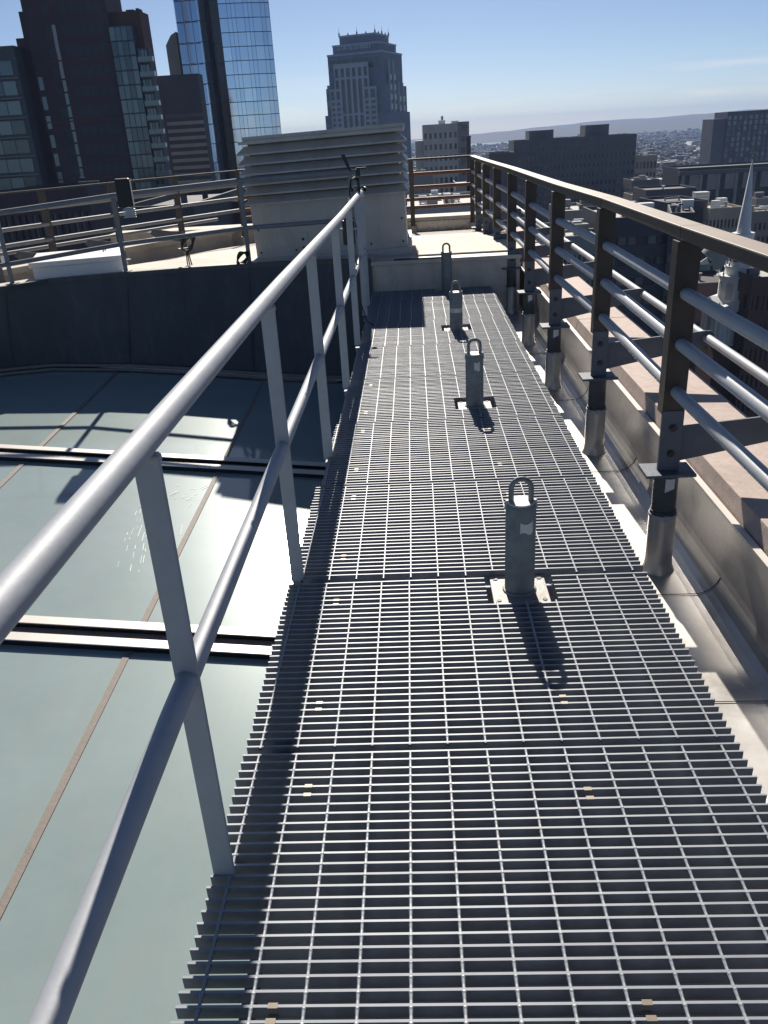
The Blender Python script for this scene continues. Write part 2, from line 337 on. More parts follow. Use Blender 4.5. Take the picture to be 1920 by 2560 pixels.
# ------------------------------------------------------------------ right parapet railing
RXL=[(0,1.01),(2,1.02),(3.17,1.018),(4.6,1.036),(6,1.008),(7.4,1.010),(8.8,1.015),(10.2,1.0),(12,.985),(14.05,.985)]
def rx(y):
    for (a,b),(c,e) in zip(RXL,RXL[1:]):
        if y<=c: return b+(e-b)*(y-a)/(c-a)
    return RXL[-1][1]
PY=[.35,1.77,3.17,4.61,5.98,7.37,8.77,10.15,11.5,12.8,14.02]
t=thing('parapet_railing','brown post railing with grey pipes and tan top cap along the right parapet','railing')
PR=t
def zcap(y): return 1.125-.001*y
yl=[-1,.35]+PY[1:]
for a,b in zip([-1.2]+PY[:-1],PY):
    bevel(MB().bar((rx(a)+.005,a+.002,zcap(a)-.02),(rx(b)+.005,b-.002,zcap(b)-.02),.082,.040).build('cap_rail',BROWN,t),.003); bevel(MB().bar((rx(a)+.005,a+.002,zcap(a)+.004),(rx(b)+.005,b-.002,zcap(b)+.004),.088,.007).build('cap_plate',CAPT,t),.002)
for z in (.885,.693,.503):
    for a,b in zip([-1.2]+PY[:-1],PY): MB().tube([(rx(a)+.004,a,z),(rx(b)+.004,b,z)],.0242,16).build('pipe_rail',GALV,t)
for a,b in zip([-1.2]+PY[:-1],PY):
    MB().tube([(1.635,a,.355),(1.635,b,.355)],.0242,16).build('outer_pipe',GALV,t)
postm=one('post_plate',BROWN,lambda b:b.box(-.044,.044,-.010,.010,.41,1.075).box(-.044,-.036,.01,.06,.41,1.075).box(.036,.044,.01,.06,.41,1.075))
brm=one('foot_bracket',ZINC,lambda b:b.box(-.043,.043,-.016,.0,.171,.425))
plm=one('base_plate',ZINC,lambda b:b.box(-.10,.10,-.07,.07,.158,.170))
armm=one('arm_plate',ZINC,lambda b:b.prism([(.03,.20),(.03,.352),(.585,.397),(.615,.395),(.635,.375),(.64,.35),(.63,.325),(.60,.312)],.004,.014,'y'))
stub=one('stub_pipe',COAT,lambda b:b.tube([(0,0,-.035),(0,0,.158)],.0495,24).tube([(0,0,-.03),(0,0,-.01)],.0545,24))
slv=one('pipe_sleeve',MEMB,lambda b:b.tube([(0,0,-.31),(0,0,-.27),(0,0,-.24),(0,0,-.03)],.057,28,True,[.075,.06,.0575,.056]))
clm=one('sleeve_clamp',GALV,lambda b:b.tube([(0,0,-.037),(0,0,-.026)],.0585,24).box(-.012,.012,-.068,-.056,-.045,-.02))
bltm=one('bolt',BOLT,lambda b:b.tube([(0,-.016,0),(0,-.022,0)],.0155,10).tube([(0,-.022,.002),(0,-.029,.002)],.0095,6))
for i,y in enumerate(PY[:-1]):
    p=inst('railing_post',postm,t,(rx(y),y,0)); 
    inst('foot_bracket',brm,p); inst('base_plate',plm,p); inst('arm_plate',armm,p); inst('stub_pipe',stub,p); inst('pipe_sleeve',slv,p); inst('sleeve_clamp',clm,p)
    for z in (.355,.245): inst('bolt',bltm,p,(random.uniform(-.004,.004),0,z),(0,random.uniform(-.3,.3),0))
    if i in (2,5,4):
        s=MB(); A=[(.0505*math.sin(a),-.0505*math.cos(a),.09+.008*math.sin(a*3)) for a in [-.3+.13*k for k in range(7)]]; s.strip(A,[(q[0],q[1],.143) for q in A],True); s.build('torn_sticker',STICK,p)
# rear part of the same railing, across the end of the roof
cy=14.02; xs0,xs1=-2.7,rx(14)
for z in (.895,.70,.52,.40): MB().tube([(xs0,13.75,z),(xs1,cy,z)],.026,12).build('rear_pipe',RUST,t)
MB().bar((xs0,13.74,1.10),(xs1+.04,cy,1.11),.07,.03).build('rear_cap',BROWN,t)
for x in (-2.7,-1.3,.02,xs1): 
    y=13.75+(x-xs0)*.27/(xs1-xs0)
    q=MB().box(x-.035,x+.035,y-.03,y-.005,.12,1.09); q.build('rear_post',BROWN,t)
    MB().cyl(x,y,-.1,.12,.06,16).build('rear_post_sleeve',CREAM,t)
# ------------------------------------------------------------------ parapet coping of granite
t=thing('granite_coping','sunlit pink granite coping outside the right railing','parapet coping')
y=-1.2;SEAM=[1.15,3.78,6.40,9.0,11.6,13.9]
prev=-1.6
for e in SEAM:
    o=MB().prism([(1.236,.0),(1.262,.11),(1.646,.11),(1.66,.09),(1.66,-.10),(1.236,-.10)],prev+.004,e-.004,'y').build('coping_stone',STONE,t); bevel(o,.004); prev=e
cc=MB()
cc.box(1.2055,1.2345,-1.6,6.395,.0305,.0375).box(1.2055,1.2345,6.405,13.9,.0305,.0375)
cc.build('flashing_cap',CAPM,t)
o=MB().box(1.22,1.64,-1.6,14.2,-75,-.101); WALLM=mat('granite_facade',(.33,.27,.24),.75,0,.1,1); o.build('facade_wall',WALLM,t)
t=thing('rear_parapet','cream parapet closing the far end of the roof','parapet')
MB().box(-5,1.2,14.05,14.5,-1,.18).build('parapet_wall',CREAM,t)
bevel(MB().box(-5,1.2,14.0,14.55,.183,.24).build('parapet_cap',CREAM,t),.01)
o=MB().box(-.05,1.2,14.035,14.048,-.02,.17).build('parapet_flashing',STEEL,t)
# low end wall
t=thing('end_wall','low cream painted wall closing the far end of the grating walkway','low wall')
MB().box(-.43,1.1,8.765,8.92,-.35,.255).build('wall_panel',LOUV,t)
bevel(MB().box(-.44,1.115,8.74,8.96,.258,.30).build('wall_cap',LOUV,t),.006)
MB().box(-.20,.38,8.75,8.775,.301,.315).build('black_strip',BLACK,t)
# ------------------------------------------------------------------ skylight
e1=Vector((1,0,-.104)).normalized(); e2=Vector((.0245,1,.045)); e2=(e2-e1*e2.dot(e1)).normalized(); e3=e1.cross(e2)
t=thing('skylight','shallow sloping skylight of grey-green glass left of the walkway','skylight')
SM=Matrix((e1,e2,e3)).transposed().to_4x4(); SM.translation=Vector((-.5,2.5,-1.18)); t.matrix_world=SM; SK=t
cols=[-8.9,-7.37,-5.815,-4.26,-2.705,-1.15,.10]; rows=[-5.7,-3.365,-1.03,1.305,3.64,5.975,8.3]
for i in range(6):
    for j in range(6):
        if i<2 and j>4: continue
        b=MB().box(cols[i]+.008,cols[i+1]-.008,rows[j]+.03,rows[j+1]-.03,-.03,0).build('glass_pane',GLASS,t)
        b.rotation_euler=(random.uniform(-.0012,.0012),random.uniform(-.0012,.0012),0)
for c in cols[1:-1]: MB().box(c-.018,c+.018,-5.7,8.2,-.012,.004).build('gasket_joint',GASK,t)
for r in rows[1:-1]:
    for s in (-.115,.045): 
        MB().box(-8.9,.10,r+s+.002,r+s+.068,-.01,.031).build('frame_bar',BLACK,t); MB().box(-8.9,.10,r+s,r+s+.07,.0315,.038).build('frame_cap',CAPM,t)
    MB().box(-8.9,.10,r-.045,r+.045,-.012,.006).build('frame_channel',GASK,t)
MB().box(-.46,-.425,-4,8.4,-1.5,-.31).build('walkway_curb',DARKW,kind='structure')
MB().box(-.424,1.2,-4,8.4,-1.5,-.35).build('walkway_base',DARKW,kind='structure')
mk=MB(); rs=random.Random(4)
arc=[(-1.472,1.996),(-1.544,2.412),(-1.592,2.866),(-1.526,3.13),(-1.307,3.435)]
def apt(f):
    f*=4;i=min(int(f),3);f-=i; return Vector((arc[i][0]+(arc[i+1][0]-arc[i][0])*f,arc[i][1]+(arc[i+1][1]-arc[i][1])*f,.0012))
for k in range(15):
    dx=.028*k+rs.uniform(-.01,.01); f0=rs.uniform(0,.25)
    while f0<.9:
        f1=f0+rs.uniform(.015,.09)*(1 if f0<.5 else .8)
        if rs.random()<(.75 if f0<.45 else .35)*(1 if k<9 else .5):
            mk.bar(apt(f0)+Vector((dx*(1-.3*f0),-.1*dx,0)),apt(min(1,f1))+Vector((dx*(1-.3*f1),-.1*dx,0)),rs.uniform(.0012,.0035),.0008)
        f0=f1+rs.uniform(.01,.05)
mk.build('streak_marks',WHITE,t,kind='stuff')
# dark curved curb wall behind the skylight
w=MB(); base=[(-6.3,6.2),(-5.75,6.75),(-5.25,7.28),(-4.7,7.75),(-4.15,8.10),(-3.8,8.3),(-3.05,8.42),(-2.42,8.43),(-1.74,8.40),(-.98,8.40),(-.425,8.55)]
topw=[(-6.15,6.35)]+top
def gz(x,y): return -1.18-(e3.x*(x+.5)+e3.y*(y-2.5))/e3.z
wt=thing('curb_wall','dark metal curb wall curving behind the skylight glass','curb wall')
w.strip([(x,y,gz(x,y)-.05) for x,y in base],[(x,y,.30) for x,y in topw],True)
w.build('wall_sheet',DARKW,wt)
w=MB(); w.strip([(x,y-.012,.285) for x,y in topw],[(x,y-.012,.33) for x,y in topw]); w.strip([(x,y-.012,.33) for x,y in topw],[(x,y+.05,.332) for x,y in topw]); w.build('rim_trim',DARKW,wt)
w=MB(); w.tube([(x,y-.02,gz(x,y)+.05) for x,y in base],.018,8); w.tube([(x,y-.07,gz(x,y)+.02) for x,y in base],.016,8); w.build('base_trim',GASK,wt)
for i in (2,4,6,8):   # sheet seams
    MB().bar((base[i][0],base[i][1]-.004,gz(*base[i])),(topw[i][0],topw[i][1]-.006,.28),.012,.006,(1,0,0)).build('sheet_seam',DARKW,wt)
# railing on that curb
t=thing('curb_railing','flat post pipe railing standing on the dark curb wall behind the skylight','railing')
cp=[(-6.0,6.6,.97),(-5.05,7.55,.985),(-4.03,8.29,1.0),(-3.02,8.76,1.075),(-1.745,8.96,1.14),(-.60,8.78,1.17)]
MB().tube([(x,y,z) for x,y,z in cp],.026,14).build('top_rail',WGALV,t)
MB().tube([(x,y,z-.50+.01*i) for i,(x,y,z) in enumerate(cp)]+[(LX,8.06,.56)],.0225,14).build('mid_rail',WGALV,t)
for x,y,z in cp: 
    bevel(MB().box(x-.022,x+.022,y-.006,y+.006,.31,z-.01).build('post',WGALV,t),.002); MB().box(x-.05,x+.05,y-.05,y+.05,.325,.338).build('post_foot',WGALV,t)
# weather station on it
c=P(268,418,8.42)
t=thing('weather_station','black equipment box with white slatted shield fixed to the railing behind the skylight','weather station',c,.25); t.scale=(.95,.95,1.05)
bevel(MB().box(-.075,.075,-.045,.045,-.12,.13).build('box_body',BLACK,t),.015)
MB().box(.074,.08,-.045,.045,-.11,.11).build('side_plate',LOUV,t)
for i in range(5): MB().tube([(.02,0,-.125-.018*i),(.02,0,-.137-.018*i)],.06,20,True,[.045,.066]).build('shield_plate',WHITE,t)
# roof hatch
t=thing('roof_hatch','white roof hatch with a small handle behind the curb railing','roof hatch',(-3.60,9.02,.30),R(18))
bevel(MB().box(-.45,.45,-.27,.62,0,.13).build('hatch_curb',WHITE,t),.004)
bevel(MB().box(-.48,.48,-.30,.65,.133,.185).build('lid',WHITE,t),.008)
MB().tube([(.26,.2,.185),(.26,.2,.225),(.28,.3,.235),(.28,.3,.185)],.008,8).build('handle',GALV,t)
MB().box(.452,.458,.05,.14,.03,.08).build('latch',BLACK,t)
def coil(c,label,r,dr):
    t=thing('coiled_cable',label,'coiled cable',c,0,'black cable coils by the curb railing')
    for k in range(4): MB().tube([(r*(1+.12*k)*math.cos(a*math.pi/10),.015*k+.01*math.sin(a),r*1.35*(1-.05*k)*math.sin(a*math.pi/10+.3*k)) for a in range(21)],dr,6).build('cable_loop',BLACK,t)
    for k in range(3): MB().tube([(.01*k-.02,0,-r),(.02*k-.03,.01,-r*3),(.03*k-.02,.0,-r*5.3)],dr,6).build('cable_end',BLACK,t)
coil(P(404,527,9.1),'larger black cable coil hanging by the parapet left of the louvred hood',.06,.007)
coil(P(523,558,8.9),'smaller black cable loop at the foot of the curb railing post',.05,.008)
# ------------------------------------------------------------------ louvred vent hood
t=thing('vent_hood','cream louvred vent hood on a plain base beyond the curb railing','vent hood',(-.88,9.27,.25))
t.rotation_euler=(0,R(-1.6),0); t.scale=(.97,1,.985); H=t
bevel(MB().box(-.855,.855,0,1.6,0,.72).build('base_casing',LOUV,t),.006)
MB().box(-.90,.90,-.05,1.65,-.05,.10).build('base_skirt',LOUV,t)
MB().box(-.80,.80,.05,1.55,.71,1.28).build('inner_core',ANCH,t)
nbl=6
for i in range(nbl):
    z1=1.245-.10*i; z0=z1-.07; a,bq=(.835,.945)
    r=MB()
    def ring(hw,z,e): return [(-hw,.02-e,z),(hw,.02-e,z),(hw,1.58+e,z),(-hw,1.58+e,z)]
    A=ring(.835,z1,-.01);B=ring(.91,z0,.085);Cc=ring(.91,z0-.016,.085)
    v=A+B+Cc; f=[]
    for q in range(4):
        k=(q+1)%4; f+=[(q,k,4+k,4+q),(4+q,4+k,8+k,8+q)]
    r.add(v,f); o=r.build('louvre_blade',LOUV,t); md=o.modifiers.new('s','SOLIDIFY'); md.thickness=.006
bevel(MB().box(-.88,.89,-.07,1.67,1.262,1.296).build('hood_band',LOUV,t),.004)
MB().box(-.83,.90,-.045,1.645,1.296,1.335).build('hood_top',LOUV,t)
for x in (-.80,-.4,.02,.45,.81):
    for z in (.16,.40,.66): 
        if abs(x)>.7 or z<.2: MB().tube([(x,0,z),(x,-.012,z)],.011,8).build('bolt',BOLT,t)
MB().box(-.36,-.26,-.012,-.002,.12,.34).build('access_plate',LOUV,t)
for z in (.18,.27): MB().tube([(-.31,-.012,z),(-.31,-.02,z)],.016,8).build('bolt',BOLT,t)
# ------------------------------------------------------------------ outer railing and parapet at the left
L=[(-2.72,13.76),(-3.8,12.0),(-4.85,10.14),(-5.7,8.4),(-6.45,6.4)]
t=thing('outer_railing','brown post railing on the outer parapet behind the curb railing at left','railing')
for (a,b),(c,e) in zip(L,L[1:]):
    for z in (.895,.70,.52): MB().tube([(a,b,z),(c,e,z)],.026,12).build('pipe_rail',WGALV,t)
    MB().tube([(a-.45,b+.25,.38),(c-.45,e+.25,.38)],.024,12).build('outer_pipe',WGALV,t)
    MB().bar((a,b,1.10),(c,e,1.10),.05,.022).build('cap_rail',LPOST,t)
def lat(s):
    n=len(L)-1;i=min(int(s*n),n-1);f=s*n-i; return L[i][0]+(L[i+1][0]-L[i][0])*f,L[i][1]+(L[i+1][1]-L[i][1])*f
for s in (.16,.30,.43,.53,.64,.78,.92):
    x,y=lat(s); q=thing('x','x','x') if False else None
    p=MB().box(-.045,.045,-.012,.012,.30,1.085).build('post_plate',LPOST,t); p.location=(x,y,0); p.rotation_euler=(0,0,.5)
    MB().box(-.04,.04,-.02,-.012,.12,.36).build('foot_bracket',ZINC,p); MB().box(-.09,.09,-.07,.07,.10,.112).build('base_plate',ZINC,p)
    MB().prism([(-.02,.20),(-.02,.34),(-.42,.42),(-.47,.36),(-.40,.30)],.0,.01,'y').build('arm_plate',ZINC,p)
    MB().cyl(0,0,-.2,.10,.055,16).build('pipe_sleeve',CREAM,p)
t=thing('outer_parapet','cream parapet under the brown railing at the left','parapet')
w=MB();off=lambda d:[(x-d*.86,y+d*.5) for x,y in L]
w.strip([(x,y,-.4) for x,y in off(.25)],[(x,y,.2) for x,y in off(.25)]); w.build('inner_face',CREAM,t)
w=MB(); w.strip([(x,y,.16) for x,y in off(.20)],[(x,y,.235) for x,y in off(.20)]); w.strip([(x,y,.235) for x,y in off(.20)],[(x,y,.24) for x,y in off(.75)]); w.strip([(x,y,.24) for x,y in off(.75)],[(x,y,-75) for x,y in off(.75)]); w.build('parapet_cap',CREAM,t)
# ================================================================== city
GZ=-75
def cm(n,c,r=.8,v=.15,s=.15,**k): return mat(n,c,r,0,v,s,0,**k)
BRK=cm('dark_red_brick',(.085,.06,.065)); BRK2=cm('red_brick',(.12,.062,.05),s=.3); DKG=cm('dark_grey_concrete',(.115,.12,.13)); DK2=cm('charcoal_cladding',(.075,.078,.088))
CONC=cm('grey_concrete',(.26,.26,.25)); LCON=cm('light_concrete',(.44,.44,.42)); BEI=cm('beige_brick',(.30,.26,.21)); TANB=cm('tan_stone',(.36,.32,.27))
WHT=cm('white_trim',(.72,.72,.70)); RFG=cm('pale_gravel_roof',(.50,.47,.43)); RFD=cm('dark_tar_roof',(.10,.10,.10)); COP=cm('green_copper',(.20,.33,.29)); SLT=cm('slate_roof',(.045,.045,.05))
STST=cm('blue_grey_granite',(.175,.21,.27)); STSL=cm('pale_granite',(.40,.44,.50))
def gl(n,c,r=.1,metal=.0,sp=.7): 
    m=mat(n,c,r,metal,.1,.1,0,spec=sp); return m
WG=[gl('dark_window_glass',(.02,.024,.03)),gl('dark_window_glass_tinted',(.035,.04,.045),.15),gl('blind_backed_window',(.12,.12,.115),.3)]
TG=[gl('teal_curtain_glass',(.10,.14,.145),.12,.35),gl('teal_curtain_glass_pale',(.15,.19,.19),.18,.35),gl('teal_curtain_glass_dark',(.06,.085,.09),.1,.35)]
BG=[gl('blue_mirror_glass',(.52,.61,.72),.06,.9),gl('blue_mirror_glass_pale',(.58,.67,.77),.08,.9),gl('blue_mirror_glass_deep',(.47,.57,.70),.06,.9)]
FRAME=cm('dark_mullion',(.05,.06,.075),.5)
unit=None
UN={}
def unitbox(m):
    if m.name not in UN: UN[m.name]=MB().box(0,1,0,1,0,1).mesh('window_pane_mesh',m)
    return UN[m.name]
def facade(wall,par,o,du,W,z0,z1,nx,nz,mw,mh,glass,depth=.35,wname='window',joined=None,skip=None,margin=0):
    """windows set back behind piers and spandrels on the vertical plane o + u*du; outward normal = du x z"""
    du=Vector(du); nn=Vector((du.y,-du.x,0)); o=Vector(o)
    ang=math.atan2(du.y,du.x)
    cw=(W-2*margin)/nx; ch=(z1-z0)/nz
    def q(u0,u1,d0,d1,a,b,tgt):
        v=[]
        for z in (a,b):
            for d in (d0,d1):
                for u in (u0,u1): v.append(o+du*u-nn*d+Vector((0,0,z)))
        tgt.add(v,[(0,2,3,1),(4,5,7,6),(0,1,5,4),(1,3,7,5),(3,2,6,7),(2,0,4,6)])
    for i in range(nx+1):
        a=(margin+i*cw-(cw*(1-mw)/2 if i>0 else margin)); b=(margin+i*cw+(cw*(1-mw)/2 if i<nx else margin))
        if b-a>1e-3: q(a,b,0,depth,z0,z1,wall)
    for k in range(nz+1):
        a=z0+k*ch-(ch*(1-mh)/2 if k>0 else 0); b=z0+k*ch+(ch*(1-mh)/2 if k<nz else 0)
        for i in range(nx):
            q(margin+i*cw+cw*(1-mw)/2,margin+i*cw+cw*(1+mw)/2,.02,depth,a,b,wall)
    for k in range(nz):
        for i in range(nx):
            if skip and skip(i,k): continue
            u0=margin+i*cw+cw*(1-mw)/2; zz=z0+k*ch+ch*(1-mh)/2
            if joined is not None: q(u0,u0+cw*mw,depth-.06,depth-.01,zz,zz+ch*mh,joined)
            else:
                g=random.choice(glass); p=o+du*u0-nn*(depth-.01)+Vector((0,0,zz))
                inst(wname,unitbox(g),par,p,(0,0,ang),(cw*mw,.05,ch*mh))
def bld(name,label,cat,u0,u1,vt,D,depth,wall,roofm,nx,nz,mw=.5,mh=.55,glass=None,rz=0,zwin=None,side=None,parts=True,group=None,zb=GZ,parapet=.8,sidenx=4):
    a=P(u0,vt,D);b=P(u1,vt,D); h=(a.z+b.z)/2-zb; W=abs(b.x-a.x)
    if rz: W/=(abs(math.cos(rz))+.35*abs(math.sin(rz)))
    t=thing(name,label,cat,((a.x+b.x)/2,D,zb),rz,group)
    w=MB(); zw=zwin if zwin else (0,h-1.5)
    dpt=.35
    w.box(-W/2+(dpt if side=='L' and nx else 0),W/2-(dpt if side=='R' and nx else 0),dpt,depth,0,h)
    j=None if parts else MB()
    g=glass or WG
    if nx:
        facade(w,t,(-W/2,0,0),(1,0,0),W,zw[0],zw[1],nx,nz,mw,mh,g,dpt,joined=j)
        w.box(-W/2,W/2,0,dpt,zw[1],h)
        if zw[0]>0: w.box(-W/2,W/2,0,dpt,0,zw[0])
    else: w.box(-W/2,W/2,0,dpt,0,h)
    if side:
        if not nx: pass
        elif side=='L': facade(w,t,(-W/2,depth,0),(0,-1,0),depth-dpt,zw[0],zw[1],sidenx,nz,mw,mh,g,dpt,joined=j); w.box(-W/2,-W/2+dpt,dpt,depth,zw[1],h); (zw[0]>0 and w.box(-W/2,-W/2+dpt,dpt,depth,0,zw[0]))
        else: facade(w,t,(W/2,dpt,0),(0,1,0),depth-dpt,zw[0],zw[1],sidenx,nz,mw,mh,g,dpt,joined=j); w.box(W/2-dpt,W/2,dpt,depth,zw[1],h); (zw[0]>0 and w.box(W/2-dpt,W/2,dpt,depth,0,zw[0]))
    w.build('wall',wall,t)
    if j is not None and j.v: j.build('window_rows',g[0],t,kind='stuff')
    r=MB().box(-W/2+.3,W/2-.3,.3,depth-.3,h+.01,h+.12); r.build('roof',roofm,t)
    if parapet:
        p=MB();k=.3
        p.box(-W/2,W/2,0,k,h+.005,h+parapet);p.box(-W/2,W/2,depth-k,depth,h+.005,h+parapet);p.box(-W/2,-W/2+k,k,depth-k,h+.005,h+parapet);p.box(W/2-k,W/2,k,depth-k,h+.005,h+parapet);p.build('roof_parapet',wall,t)
    t['w']=W;t['h']=h
    return t,W,depth,h
def rooftop(t,W,Dp,h,n,mats,s=3,hh=2.5):
    for i in range(n):
        x=random.uniform(-W*.4,W*.3);y=random.uniform(Dp*.15,Dp*.7);a=random.uniform(.5,1)*s; z=h+.13; b=MB(); mm=random.choice(mats); q=random.random()
        if q<.55:
            b.box(x,x+a,y,y+a*.8,z+.25,z+hh*random.uniform(.5,1)); b.box(x+.2,x+.5,y+.1,y+.4,z,z+.25); b.box(x+a-.5,x+a-.2,y+.1,y+.4,z,z+.25); b.build('roof_unit',mm,t)
        elif q<.8: b.cyl(x,y,z,z+1.3,.35,10).cyl(x,y,z+1.3,z+1.6,.6,10).build('roof_vent',mm,t)
        else: b.box(x,x+a*2,y,y+.6,z+.5,z+1.0).box(x,x+.2,y,y+.6,z,z+.5).box(x+a*2-.2,x+a*2,y,y+.6,z,z+.5).build('roof_duct',mm,t)
# ---- left: stepped dark brick tower with glass wings
D=200
t=thing('brick_tower','tall dark red-brown tower at far left with a glass corner and stacked balconies','tower',(0,0,GZ)); 
X=lambda u,v,D=200:P(u,v,D).x
Z=lambda u,v,D=200:P(u,v,D).z-GZ
xl,xr=X(70,130),X(237,60)
MB().box(xl,xr,D,D+11,0,150).build('shaft',BRK,t)
wb=MB(); nf=38; fh=150/nf
for k in range(nf):
    for i in range(7):
        xx=xl+4.2+(xr-xl-5)*i/7
        if i!=1: wb.box(xx,xx+1.5,D-.03,D-.005,k*fh+.9,k*fh+2.7)
wb.build('window_rows',DK2,t,kind='stuff')
for k in range(0,nf,3): MB().box(xl-.05,xr-.02,D-.12,D-.035,k*fh-.1,k*fh+.18).build('brick_band',BRK2,t)
x0=X(30,20); MB().box(x0,xl,D+2,D+24,0,Z(40,22)).build('stepped_wing',BRK,t)
MB().box(x0-2.2,x0,D+3,D+22,0,Z(22,80)).build('stepped_wing',BRK,t)
MB().box(xr,X(297,24),D+1.5,D+8,0,Z(262,23)).build('upper_block',BRK2,t)
for i,(a,b) in enumerate([(236,260),(262,279),(284,290)]): MB().box(X(a,20)+.0,X(b,20),D+3,D+6,Z(262,23)+.02,Z(262,[20,17,15][i])).build('roof_unit',DK2,t)
# glass corner, each floor with its own panes
gx0,gx1=xr+.02,X(288,60); zt=Z(265,57)
w=MB().box(gx0,gx1,D-.9,D+1.48,0,zt)
nz=36;hh=zt/nz
for k in range(nz+1): w.box(gx0-.02,gx1+.02,D-1.08,D-.9,k*hh-.12 if k else 0,k*hh+.12)
w.build('glass_corner_frame',FRAME,t)
for k in range(nz):
    for i in range(4):
        cw=(gx1-gx0)/4; inst('glass_pane',unitbox(random.choice(TG)),t,(gx0+cw*i+.07,D-1.0,k*hh+.14),(0,0,0),(cw-.14,.09,hh-.28))
bx0,bx1=gx1+.02,X(321,104); zt2=Z(305,104)
MB().box(bx0,bx1,D-.3,D+2.5,0,zt2).build('balcony_wing',DKG,t)
nb=34; bh=zt2/nb
slabm=MB().box(bx0+.3,bx1+.9,D-1.6,D-.3,0,.2).mesh('balcony_slab',CONC); railm=MB().box(bx0+.3,bx1+.9,D-1.65,D-1.6,.2,1.1).box(bx1+.85,bx1+.9,D-1.6,D-.3,.2,1.1).mesh('balcony_glass',TG[1])
for k in range(8,nb):
    inst('balcony_slab',slabm,t,(0,0,k*bh)); inst('balcony_glass',railm,t,(0,0,k*bh))
    for i in range(3): inst('window',unitbox(random.choice(TG)),t,(bx0+.35+i*(bx1-bx0-.6)/3,D-.4,k*bh+.3),(0,0,0),((bx1-bx0)/3-.35,.08,bh-.7))
# pale window strip and short window column on the brick shaft
sx=X(112,60)
for k in range(24):
    zz=Z(112,60)-2-k*2.55
    if zz>2: inst('strip_window',unitbox([TG[1],LCON,TG[1]][k%3] if k>3 else LCON),t,(sx+(0 if k%2 else .05),D-.08,zz),(0,0,0),(.75,.1,2.2 if k>3 else 2.53))
sx=X(60,160)
for k in range(13): inst('strip_window',unitbox(random.choice(TG[:2])),t,(xl+.4,D-.08,Z(50,160)-3.4-k*3.85),(0,0,0),(1.0,.1,2.6))
# left wing with wide glass bays
lx0,lx1=X(-60,200),X(30,150); zt3=Z(10,103)
MB().box(lx0,lx1+2.2,D-3,D+1.98,0,zt3).build('left_wing',DKG,t)
for k in range(12):
    zz=zt3-5.5-k*3.85
    for i in range(3):
        x=lx1+1.2-3.0*(i+1); inst('bay_window',unitbox(random.choice(TG)),t,(x,D-3.1,zz),(0,0,0),(2.85,.15,2.7))
    MB().box(lx0,lx1+2.0,D-3.6,D-3.0,zz-.75,zz-.5).build('balcony_slab',CONC,t)
MB().tube([(x0+1,D+6,Z(40,22)),(x0+1,D+6,Z(40,22)+9)],.12,6).build('mast',DK2,t)
# ---- striped dark tower
t,W,dp,h=bld('striped_tower','dark tower with pale horizontal window bands left of the blue glass tower','tower',337,428,168,270,6,DK2,RFD,0,0)
for k in range(14):
    z=h-10.5-k*2.05; MB().box(-W/2+1.2,W/2,-.14,.0,z,z+.95).build('window_band',TANB if k else DKG,t)
# ---- thin beige tower
t=thing('beige_tower','thin pale beige tower with a chamfered top behind the blue glass tower','tower',(0,330,GZ))
xa,xb=X(357,90,330),X(391,150,330);zt=Z(372,76,330)
MB().prism([(xa,0),(xa,zt-3),(xa+2.2,zt),(xb,zt+1),(xb,0)],0,20,'y').build('wall',BEI,t)
MB().box(xb+.02,xb+3,0,18,0,zt-22).build('lower_wing',BEI,t)
for k in range(9): MB().box(xa+.4,xb-.1,-.12,0,zt-21-k*3.2,zt-19.8-k*3.2).build('window_band',TANB if k<3 else CONC,t)
# ---- blue glass tower
D=320; t=thing('glass_tower','tall blue mirror glass tower with folded vertical facets and a dark recess','tower',(0,0,GZ))
ux=[423,430,445,452,467,487,503,543,666]; fx=[P(u/1.1574,0,D).x for u in ux]
fy=[3,0,2.6,.6,3.4,1.0,1.6,1.6]
H=128
def facet(x0,y0,x1,y1,nu,nz,glass,name,mul=True):
    d=Vector((x1-x0,y1-y0,0));Ln=d.length;d/=Ln;ang=math.atan2(d.y,d.x);ch=H/nz
    for k in range(nz):
        for i in range(nu):
            g=glass[0] if random.random()<.5 else random.choice(glass)
            o=inst(name,unitbox(g),t,(x0+d.x*Ln*i/nu,y0+d.y*Ln*i/nu,k*ch+.12),(random.uniform(-.004,.004),0,ang+random.uniform(-.006,.006)),(Ln/nu-.1,.12,ch-.24))
core=MB()
ypts=[D+4.5,D+3.0,D+3.0,D+.6,D+1.6,D-.6,D+2,D+5.5]
pts=[(fx[0],D+5),(fx[1],D+2.2),(fx[2],D+4.4),(fx[3],D+1.2),(fx[4],D+3.8),(fx[5],D+.9),(fx[6],D+3.2),(fx[6]+.3,D+8),(fx[7]-.2,D+8),(fx[7],D+.2)]
for i in range(12): pts.append((fx[7]+(fx[8]-fx[7])*(i+1)/12,D+.2+.12*(fx[8]-fx[7])*(i+1)/12+2.6*((i+1)/12)**2.6))
poly=[(x,y+.16) for x,y in pts]+[(fx[8]-12,D+34),(fx[0]-1,D+34)]
core.prism(poly,0,H).build('core',FRAME,t)
for i in range(6): facet(pts[i][0],pts[i][1],pts[i+1][0],pts[i+1][1],1,20,BG if i%2==0 else [BG[1],BG[1],BG[0]],'glass_pane')
DARKGL=gl('dark_recess_glass',(.03,.032,.036),.2,.2)
facet(fx[6]+.32,D+7.9,fx[7]-.22,D+7.9,2,20,[DARKGL],'recess_pane')
for i in range(6):
    a=pts[9+2*i];b=pts[11+2*i]; facet(a[0],a[1],b[0],b[1],2 if i%2 else 1,30,BG,'glass_pane')
